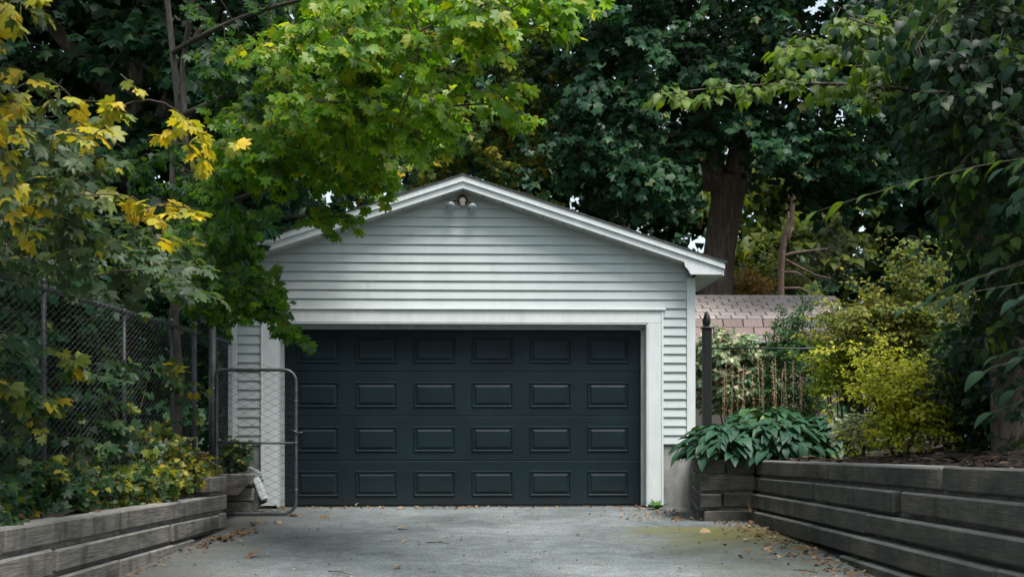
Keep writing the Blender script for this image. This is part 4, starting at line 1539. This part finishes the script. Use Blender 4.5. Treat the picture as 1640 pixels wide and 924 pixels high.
# --- distant trees
far = [(-15, 27, 12, 3.9, 'dark', "tall dark tree far off beyond the near maples, at the picture's left side"),
       (-8.5, 29, 12, 4.2, 'dark', "dense far-off tree behind the shaded maple and fence"),
       (-2.0, 31, 13, 4.2, 'dark', "tall far-off tree behind the yellowing maple"),
       (4.5, 33, 12, 4.4, 'dark', "far-off dark tree behind the huge maple's crown"),
       (10.2, 30, 8.5, 4.0, 'olive', "far-off olive-green tree between the huge trunk and the bare pine"),
       (15.5, 27, 11, 4.4, 'dark', "far-off dark tree behind the linden"),
       (10.4, 19.5, 8.5, 2.7, 'dark', "dark tree filling the gap between the huge maple and the linden"),
       (1.5, 37, 14, 5.0, 'dark', "tallest far-off tree, its top behind the huge maple's left limb"),
       (8.5, 38, 11, 5.0, 'dark', "far-off dark tree behind the pine's bare limbs"),
       (-12, 36, 14, 5.0, 'dark', "tallest far-off tree behind the fence")]
for x, y, h, r_, lm, lab in far:
    b0 = np.array([x, y, .4])
    FT = thing("woodland_tree", lab, "tree", b0, group="far trees behind the garden")
    trunk("trunk", [ZERO, np.array([.1, 0, h * .5]), np.array([.2, 0, h])], [.24, .17, .05], M['bark_brown'], FT, 8)
    TB, LV = Tubes(), Leaves('maple_dot')
    nodes = [b0 + q for q in line((.05, 0, h * .25), (.2, 0, h), 10)]
    tips = ell_tips(b0 + np.array([0, 0, h * .55]), (r_, r_ * .8, h * .56), 195)
    for t, d in grow(TB, nodes, tips, .012, .01, .05, 4):
        spray(LV, None, t, unit(d) + np.array([0, -.2, -.3]), 1.5, 7, .225, (0, -.5, .75), .4, .25, droop=.4)
    TB.build("branches", M['twig'], FT).location = -b0
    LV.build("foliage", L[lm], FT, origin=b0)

# --- pine with bare reddish limbs
pb = at(1250, 500, 25.0)
b0 = np.array([pb.x, 25.0, .5])
PN = thing("pine_tree", "spindly pine with bare reddish limbs above the outbuilding's roof", "tree", b0)
q_ = lambda x, y, Y=25.0: np.array(at(x, y, Y)) - b0
trunk("trunk", [ZERO, q_(1250, 480), q_(1252, 410), q_(1256, 380), q_(1268, 350), q_(1275, 250)], [.10, .085, .08, .075, .06, .03], M['bark_pine'], PN, 10)
TB, LV = Tubes(), Leaves('needle')
tw = []
for pts in ([(1254, 410), (1270, 405), (1300, 401), (1325, 398)], [(1256, 415), (1280, 428), (1305, 440), (1330, 446)], [(1254, 436), (1275, 436), (1290, 445), (1300, 455)], [(1252, 462), (1280, 461), (1300, 470)], [(1262, 385), (1268, 365), (1262, 340)], [(1250, 470), (1244, 468), (1247, 480)]):
    P_ = [b0 + q_(*p_, 25 + .2 * i) for i, p_ in enumerate(pts)]
    T = Tubes(); T.tube([p_ - b0 for p_ in P_], .04, .016, 7); T.build("branch", M['bark_pine'], PN)
    tw.append(P_[-1])
for c_ in [at(x, y, 25.5) for x, y in ((1280, 385), (1320, 375), (1345, 395), (1310, 415), (1340, 440), (1300, 450), (1370, 420), (1280, 440), (1360, 370))]:
    for j in range(26):
        p_ = np.array(c_) + rv(.3)
        for _ in range(16):
            LV.add(p_, unit(rv(1) + np.array([0, -.2, .3])), unit(rv(1)), .16, .5 + rng.normal() * .25)
LV.build("needles", L['pine'], PN, origin=b0)


# ------------------------------------------------------------------ shrubs and plants
def shrub(name, label, cat, centre, rad, n, leaf, shape, lm, tone=.5, sd=.2, size=None, n_tw=5, singles=0, group=None, ground=None, inner=.25, face=(0, -.5, .75), droop=.25, stems=6, stem_mat='twig', min_px=9, rag=.22):
    c_ = np.array(centre, float)
    gz_ = c_[2] - rad[2] if ground is None else ground
    b0 = np.array([c_[0], c_[1], gz_])
    o = thing(name, label, cat, b0, group=group)
    TB, LV = Tubes(), Leaves(shape)
    nodes = []
    for i in range(stems):
        a = 2 * math.pi * i / stems
        top = c_ + np.array([math.cos(a) * rad[0] * .45, math.sin(a) * rad[1] * .45, rad[2] * .2])
        ba = b0 + np.array([math.cos(a) * .06, math.sin(a) * .06, -.03])
        pts = line(ba, top, 6)
        TB.tube(pts, .012, .006, 5, cap=False)
        nodes += pts[1:]
    for t, d in grow(TB, nodes, ell_tips(c_, rad, n, inner, rag), .003, .004, .05, 4):
        out = unit(t - c_)
        spray(LV, TB if leaf > .04 else None, t, unit(d) + out * .6, size or max(.18, rad[0] * .3), n_tw, leaf, np.array(face) + out * .5, tone, sd, droop=droop, twig_r=.003)
    TB.build("stems", M[stem_mat], o).location = -b0
    LV.build("foliage", L[lm], o, singles, 'leaf', origin=b0, min_px=min_px)
    return o


def pc(px, py, Y, dz=0):
    v = at(px, py, Y); return (v.x, v.y, v.z + dz)


# behind the fence: a dark thicket
for i, (x, y, r_, h, lab) in enumerate([(-4.3, 6.4, .9, 1.5, "dark leafy shrub behind the near stretch of chain-link fence"),
                                       (-4.4, 8.2, 1.0, 1.6, "dark shrub behind the fence's middle, below the yellow leaves"),
                                       (-4.2, 10.0, .8, 1.3, "dark shrub behind the fence's far end, by the pale stems"),
                                       (-4.6, 12.6, 1.1, 1.5, "dark shrub beyond the fence, beside the garage's hidden wall"),
                                       (-3.7, 16.2, .9, 1.6, "dark shrub closing the gap between gate post and garage")]):
    shrub("thicket_shrub", lab, "shrub", (x, y, .5 + h * .95), (r_, 1.0, h), 110, .10, 'ovate_lo', 'dark', .4, .25, .4, 6, 0, "shrubs behind the chain-link fence", .5)

# trailing plants in the left bed
bed = [(-2.80, 5.5, .24, .20, 'ovate', .06, .3, "low green creeper at the near end of the low timber wall"),
       (-2.80, 6.5, .24, .22, 'maple', .06, .3, "clump of maple seedlings at the fence foot, with drooping lobed leaves"),
       (-2.78, 7.5, .24, .22, 'ovate', .055, .42, "green creeper clump in the middle of the low timber bed"),
       (-2.76, 8.4, .26, .24, 'maple', .055, .55, "yellow-green seedling clump beside the raised end timber"),
       (-2.76, 9.1, .28, .26, 'ovate', .048, .66, "bright yellow-green creeper on the low wall's end timber"),
       (-2.76, 9.7, .26, .24, 'ovate', .045, .78, "yellowest small-leaved creeper at the wall's far corner")]
for x, y, r_, h, shp, lf, tn, lab in bed:
    shrub("bed_plant", lab, "plant", (x, y, zl(y) + h * .45 + (.12 if y > 9 else 0)), (r_ * .85, .62, h), 80, lf, shp, 'bed', tn, .24, .16, 4, 150, "creepers in the low timber bed", ground=zl(y) - .05, inner=.4, stems=5, min_px=10)
pb_ = at(375, 730, 11.75)
shrub("bed_plant", "green leafy creeper growing behind the gate, above the timber stack", "plant", (pb_.x - .05, 11.8, .66), (.22, .16, .22), 26, .07, 'ovate', 'bed', .4, .2, .15, 4, 60, None, ground=.4, stems=4, min_px=8)

# vine on the fence: single shoots through the mesh
b0 = np.array([FX + .06, 7.6, .5])
VN = thing("fence_vine", "thin vine with lobed green and yellow leaves climbing through the chain-link mesh", "vine", b0)
TB, LV = Tubes(), Leaves('maple')
tips = [np.array((FX + rng.uniform(-.02, .16), y, z)) for y, z in [(rng.uniform(6.0, 10.4), .6 + 1.0 * rng.random() ** 1.5) for _ in range(70)]]
for t, d in grow(TB, line((FX + .06, 5.8, .55), (FX + .06, 10.4, .55), 12), tips, .002, .002, .1, 4):
    spray(LV, TB, t, unit(d) + np.array([.3, -.2, 0]), .2, 2, rng.choice([.045, .06, .085]), (.55, -.5, .6), .28 + .35 * (rng.random() < .3), .18, droop=.4, twig_r=.002)
TB.build("stems", M['twig'], VN).location = -b0
LV.build("foliage", L['bed'], VN, 300, 'leaf', origin=b0)


# hostas
def hosta(label, x, y, zg, rad, n, leaf, seed_tone):
    b0 = np.array([x, y, zg])
    o = thing("hosta_plant", label, "plant", b0, group="hostas above the timber wall's corner")
    TB, LV = Tubes(), Leaves('hosta')
    for i in range(n):
        u = (i + .5) / n
        a = i * 2.39996 + rng.normal() * .2
        el = R(84 - 88 * u ** .75)
        q = rad * (.82 + .25 * rng.random())
        out = np.array([math.cos(a), math.sin(a), 0])
        p1 = b0 + out * (.05 + q * math.cos(el) * .9) + np.array([0, 0, .1 + q * math.sin(el) * .64])
        if i % 2: TB.tube([b0 + out * .03, (b0 + p1) / 2 + np.array([0, 0, .05]), p1], .005, .004, 4, cap=False)
        ld = unit(out + np.array([0, 0, .15 - .36 * u]) + rv(.24))
        nn = unit(np.array([0, 0, 1.0]) + out * (.25 + .5 * u) + rv(.18))
        LV.add(p1 - ld * leaf * .4, ld, nn, leaf * (.75 + .5 * rng.random()), seed_tone + rng.normal() * .2)
    TB.build("leaf_stems", M['stem'], o).location = -b0
    LV.build("foliage", L['hosta'], o, 300, 'leaf', origin=b0, min_px=1)
    return o


hp = lambda px, Y: at(px, 700, Y).x
hosta("glossy hosta clump spilling over the timber corner beside the garage", hp(1165, 10.85), 10.85, .56, .52, 230, .17, .3)
hosta("broad glossy hosta clump in the middle of the hostas on the timber wall", hp(1250, 10.75), 10.80, .58, .56, 260, .17, .42)
hosta("hosta clump nearest the golden shrub, lighter green at its crown", hp(1325, 10.9), 11.1, .62, .54, 220, .165, .5)
hosta("hosta clump at the back, tall pointed leaves before the picket fence", hp(1230, 11.6), 11.65, .70, .58, 160, .18, .6)

# garden beyond the hostas
shrub("rhododendron", "pale-leaved rhododendron behind the black picket fence, below the pink roof", "shrub", pc(1172, 590, 14.4), (.66, .5, .62), 260, .085, 'ovate_tiny', 'rhodo', .62, .26, .22, 5, 0, ground=.6)
shrub("rhododendron", "second pale-leaved rhododendron close to the clipped yew, under the roof's edge", "shrub", pc(1222, 605, 15.2), (.42, .4, .5), 110, .085, 'ovate_tiny', 'rhodo', .45, .22, .22, 5, 0, ground=.6)
shrub("yew_shrub", "rounded dark green yew behind the picket fence, cutting across the roof", "shrub", pc(1282, 585, 14.0), (.6, .55, .95), 420, .038, 'ovate_tiny', 'yew', .55, .25, .12, 6, 0, ground=.6, droop=.0)
shrub("golden_shrub", "golden yellow-green shrub glowing in the mulched bed", "shrub", pc(1442, 640, 9.4), (.62, .5, .62), 150, .042, 'ovate_tiny', 'golden', .7, .28, .3, 5, 250, ground=.72, droop=.05, min_px=7, rag=.4)
shrub("variegated_shrub", "small cream-edged variegated shrub between hosta and golden shrub", "shrub", pc(1372, 688, 9.9), (.27, .25, .2), 70, .045, 'ovate_tiny', 'pale', .6, .25, .13, 4, 100, ground=.68, droop=.1, min_px=6)
shrub("barberry_shrub", "feathery orange-tipped shrub rising behind the hostas and golden shrub", "shrub", pc(1345, 590, 11.6), (.42, .4, .42), 80, .05, 'small', 'golden', .35, .25, .2, 5, 0, ground=.7, droop=0)
shrub("olive_shrub", "tall olive-green shrub with bronze tips above the yew", "shrub", pc(1390, 530, 11.4), (.6, .6, .56), 240, .05, 'ovate_tiny', 'olive', .72, .25, .24, 5, 0, ground=.7)
shrub("olive_shrub", "shaded olive shrub behind the golden shrub, under the linden", "shrub", pc(1500, 520, 11.2), (.8, .7, 1.0), 280, .055, 'ovate_tiny', 'olive', .5, .22, .28, 5, 0, ground=.75)
shrub("laurel_shrub", "very dark shrub in the linden's shade at the picture's right edge", "shrub", pc(1610, 600, 8.9), (.6, .6, .75), 200, .065, 'ovate_tiny', 'linden', .2, .2, .3, 5, 0, ground=.85)
shrub("laurel_shrub", "dark shrub tucked between golden shrub and linden trunk", "shrub", pc(1540, 620, 9.8), (.5, .5, .6), 190, .06, 'ovate_tiny', 'linden', .35, .25, .26, 5, 0, ground=.8)
shrub("orange_bush", "orange-yellow bush glimpsed between the thick trunk and the pine", "shrub", pc(1190, 462, 23.5), (.7, .6, .55), 80, .10, 'small', 'orange', .55, .3, .3, 5, 0, ground=.5)
shrub("understory_shrub", "green shrub just above the outbuilding's roof, beneath the pine", "shrub", pc(1225, 455, 26.5), (1.2, .8, .8), 110, .12, 'small', 'olive', .4, .25, .4, 5, 0, ground=.5)
for i, (x, lab) in enumerate([(-9, "dim woodland shrub far behind the fence"), (-3.5, "dim woodland shrub behind the garage, left of its ridge"), (1.5, "dim woodland shrub behind the garage's ridge"), (5.0, "dim woodland shrub right behind the thick trunk"), (9.5, "dim woodland shrub behind the pine"), (13.5, "dim woodland shrub behind the linden")]):
    shrub("woodland_shrub", lab, "shrub", (x, 28 + i % 2, 2.6), (3.0, 1.6, 2.6), 110, .2, 'maple_far', 'dark', .5, .25, .9, 5, 0, "woodland shrubs at the back of the garden", ground=.5)

# dried flower spikes
for q, (pxs, Y, lab) in enumerate([((1156, 1164, 1171, 1182, 1192), 12.05, "cluster of dried tan flower spikes close to the black post"),
                                  ((1204, 1212, 1222, 1236), 12.1, "dried flower spikes before the rhododendron, middle cluster"),
                                  ((1244, 1250, 1258, 1270, 1284, 1290), 12.0, "tallest dried flower spikes, in front of the dark yew"),
                                  ((1302, 1312, 1330), 11.9, "sparse dried flower spikes beside the feathery orange-tipped shrub")]):
    bx_ = at(sum(pxs) / len(pxs), 660, Y)
    b0 = np.array([bx_.x, Y, .62])
    A = thing("astilbe_plant", lab, "plant", b0, group="dried astilbes by the picket fence")
    for px_ in pxs:
        top = np.array(at(px_ + rng.normal() * 2, rng.uniform(568, 600), Y + rng.normal() * .08)) - b0
        st = np.array([top[0] * .8 + rng.normal() * .02, rng.normal() * .05, 0])
        TB, LV = Tubes(), Leaves('small')
        TB.tube([st, (st + top) / 2 + rv(.02), top], .003, .0015, 4)
        sp_ = TB.build("flower_stem", M['drystem'], A)
        for j in range(60):
            f = 1 - .55 * rng.random()
            p_ = st + (top - st) * f
            LV.add(p_ + rv(.009) * np.array([1, 1, .5]), unit(rv(.7) + np.array([0, 0, .7])), rv(1), .02, .5 + rng.normal() * .25)
        LV.build("florets", L['flower'], sp_, origin=(0, 0, 0))
    LV = Leaves('lance')
    for j in range(40):
        p_ = rv(.1) * np.array([1.6, .7, 0]) + np.array([0, 0, .05 + .25 * rng.random()])
        LV.add(p_, unit(rv(1) + np.array([0, -.3, .4])), unit(rv(.4) + np.array([0, -.3, 1])), .11, .4 + rng.normal() * .2)
    LV.build("foliage", L['rhodo'], A)

# weeds
def weed(name, label, x, y, z, n, ln, lm, tone, lean=(0, -.2, .8), cat="weed", shape='lance'):
    o = thing(name, label, cat, (x, y, z))
    LV = Leaves(shape)
    for i in range(n):
        a = rng.random() * 6.28
        d = unit(np.array([math.cos(a), math.sin(a), 0]) * .8 + np.array(lean))
        LV.add(np.array([math.cos(a), math.sin(a), 0]) * .02, d, unit(np.array([0, 0, 1]) - d * .3), ln * (.6 + .6 * rng.random()), tone + rng.normal() * .15)
    LV.build("foliage", L[lm], o, 60, 'leaf', origin=(0, 0, 0), min_px=1e9)
    return o


wp = at(1052, 808, 11.85)
weed("dandelion_weed", "small dark green weed growing at the foot of the garage door casing", wp.x, 11.85, 0, 22, .15, 'yew', .8)
wp = at(1205, 815, 10.35)
weed("grass_tuft", "dry straw-coloured grass tuft at the corner of the tall timber wall", wp.x - .02, 10.38, .1, 70, .16, 'dry', .6, (-.5, -.5, .5), shape='needle')
wp = at(1392, 905, 7.15)
weed("seedling_weed", "tiny seedling at the foot of the tall timber wall", wp.x, 7.2, .02, 9, .09, 'bed', .3, (0, 0, 1))
wp = at(355, 838, 9.99)
weed("grass_tuft", "tiny green tuft at the end of the low timber wall", wp.x, 9.98, .005, 14, .07, 'bed', .6)


# ------------------------------------------------------------------ litter on the ground
def litter(name, label, pts, size, lm, shape='ovate', tone=.5, sd=.25):
    LV = Leaves(shape)
    for p_ in pts:
        d = unit(rng.normal(size=3) * np.array([1, 1, .12]))
        LV.add(np.array(p_) + np.array([0, 0, .006 + .012 * rng.random()]), d, unit(np.array([0, 0, 1]) + rv(.35)), size * (.5 + rng.random()), tone + rng.normal() * sd)
    o = LV.build(name, L[lm], None)
    return tag(o, label, "leaves", kind="stuff")


pts = []
while len(pts) < 620:
    y = rng.uniform(5.2, 11.9)
    off = abs(rng.normal()) * (.26 if y < 10.4 else .22)
    x = (rx(y) - .06 - off) if y < 10.5 else xs0 + .06 - off * 1.6
    if y < 10.5 and off > .9: continue
    pts.append((x, y, 0))
litter("leaf_litter", "dry brown leaf litter along the foot of the tall timber wall", pts, .036, 'dry')
pts = [(WLX + .05 + abs(rng.normal()) * .12 + .1 * (y > 9.2), y, 0) for y in np.concatenate([rng.normal(9.2, .35, 90), rng.uniform(6.5, 10.5, 60)])]
litter("leaf_litter", "reddish brown leaf litter at the end of the low timber wall", pts, .036, 'dry', tone=.3)
pts = [(rng.uniform(GX - 2.9, GX + 2.3), GY + .09 - abs(rng.normal()) * .10, 0) for _ in range(150)]
litter("leaf_litter", "thin line of dry leaf crumbs along the garage door's bottom edge", pts, .04, 'dry', tone=.45)
pts = [(rng.uniform(-2.2, 2.4), rng.uniform(5.5, 11.8), 0) for _ in range(420)]
litter("leaf_litter", "scattered crumbs of dry leaf across the open driveway", pts, .026, 'dry', 'small', tone=.35, sd=.4)
pts = []
while len(pts) < 2600:
    x, y = 2.87 + abs(rng.normal()) * .8, rng.uniform(4.2, 10.3)
    pts.append((x, y, zr(y) - .05 + .09 * min(2.2, max(0, x - 2.9)) + bump(x, y)))
litter("bark_mulch", "brown bark mulch covering the bed behind the tall timber wall", pts, .05, 'chip', 'chip', .55, .3)
pts = [(WLX - .12 - abs(rng.normal()) * .3, y, zl(min(y, 9.89)) + .0) for y in rng.uniform(4.5, 9.8, 260)]
litter("leaf_litter", "dead leaves caught under the creepers of the low timber bed", pts, .05, 'dry', tone=.4)

me_a = mesh("fallen_leaf", *SH['maple'][1], L['dry'][1])
me_b = mesh("fallen_leaf", *SH['ovate'][1], L['dry'][1])
for i, (px_, py_, s_, t_, lab) in enumerate([(403, 890, .10, .35, "curled brown leaf on the driveway beside the low timber wall"),
                                           (645, 846, .075, .95, "pale dry leaf on the driveway before the door's left half"),
                                           (651, 867, .07, 1., "whitish leaf lying flat on the driveway, left of centre"),
                                           (635, 910, .07, 1., "whitish sliver of leaf at the driveway's near edge"),
                                           (468, 826, .08, .95, "tan leaf lying just under the gate's rounded corner"),
                                           (446, 836, .06, .95, "small tan leaf on the driveway near the gate"),
                                           (522, 828, .08, .4, "brown leaf near the door's lower left corner"),
                                           (930, 857, .05, .8, "lone small leaf right of the driveway's middle"),
                                           (1130, 853, .08, 1., "pinkish leaf on the mossy patch"),
                                           (1200, 868, .07, .95, "pale leaf below the mossy patch"),
                                           (1232, 881, .08, .9, "tan leaf at the edge of the litter by the tall wall"),
                                           (993, 818, .05, .3, "small reddish leaf at the door's bottom right")]):
    p_ = at(px_, py_, CAMZ * FPX / (py_ - HOR))
    o = bpy.data.objects.new("fallen_leaf", me_a if i in (0, 1, 4, 6, 8) else me_b)
    link(o)
    o.location = (p_.x, p_.y, .012 + s_ * .12)
    o.scale = (s_, s_, s_)
    o.rotation_euler = (rng.normal() * .2, rng.normal() * .2, rng.random() * 6.28)
    o.color = (t_, t_, t_, 1)
    tag(o, lab, "leaf", "fallen leaves on the driveway")
for i, (xa, ya, xb, yb, lab) in enumerate([(525, 915, 562, 921, "thin dark twig at the driveway's near edge, left of centre"),
                                         (684, 869, 720, 871, "thin dark twig in the middle of the driveway"),
                                         (1270, 913, 1310, 918, "dark twig among the litter by the tall wall")]):
    A_, B_ = at(xa, ya, CAMZ * FPX / (ya - HOR)), at(xb, yb, CAMZ * FPX / (yb - HOR))
    T = Tubes(); mid = (np.array(A_) + np.array(B_)) / 2 + np.array([0, .02, .006])
    T.tube([np.array(A_) + (0, 0, .005), mid + (0, 0, .005), np.array(B_) + (0, 0, .005)], .004, .0025, 5)
    T.tube([mid + (0, 0, .005), mid + np.array([.03, .05, .008])], .0025, .0015, 4)
    tag(T.build("fallen_twig", M['twig'], None), lab, "twig", "twigs on the driveway")
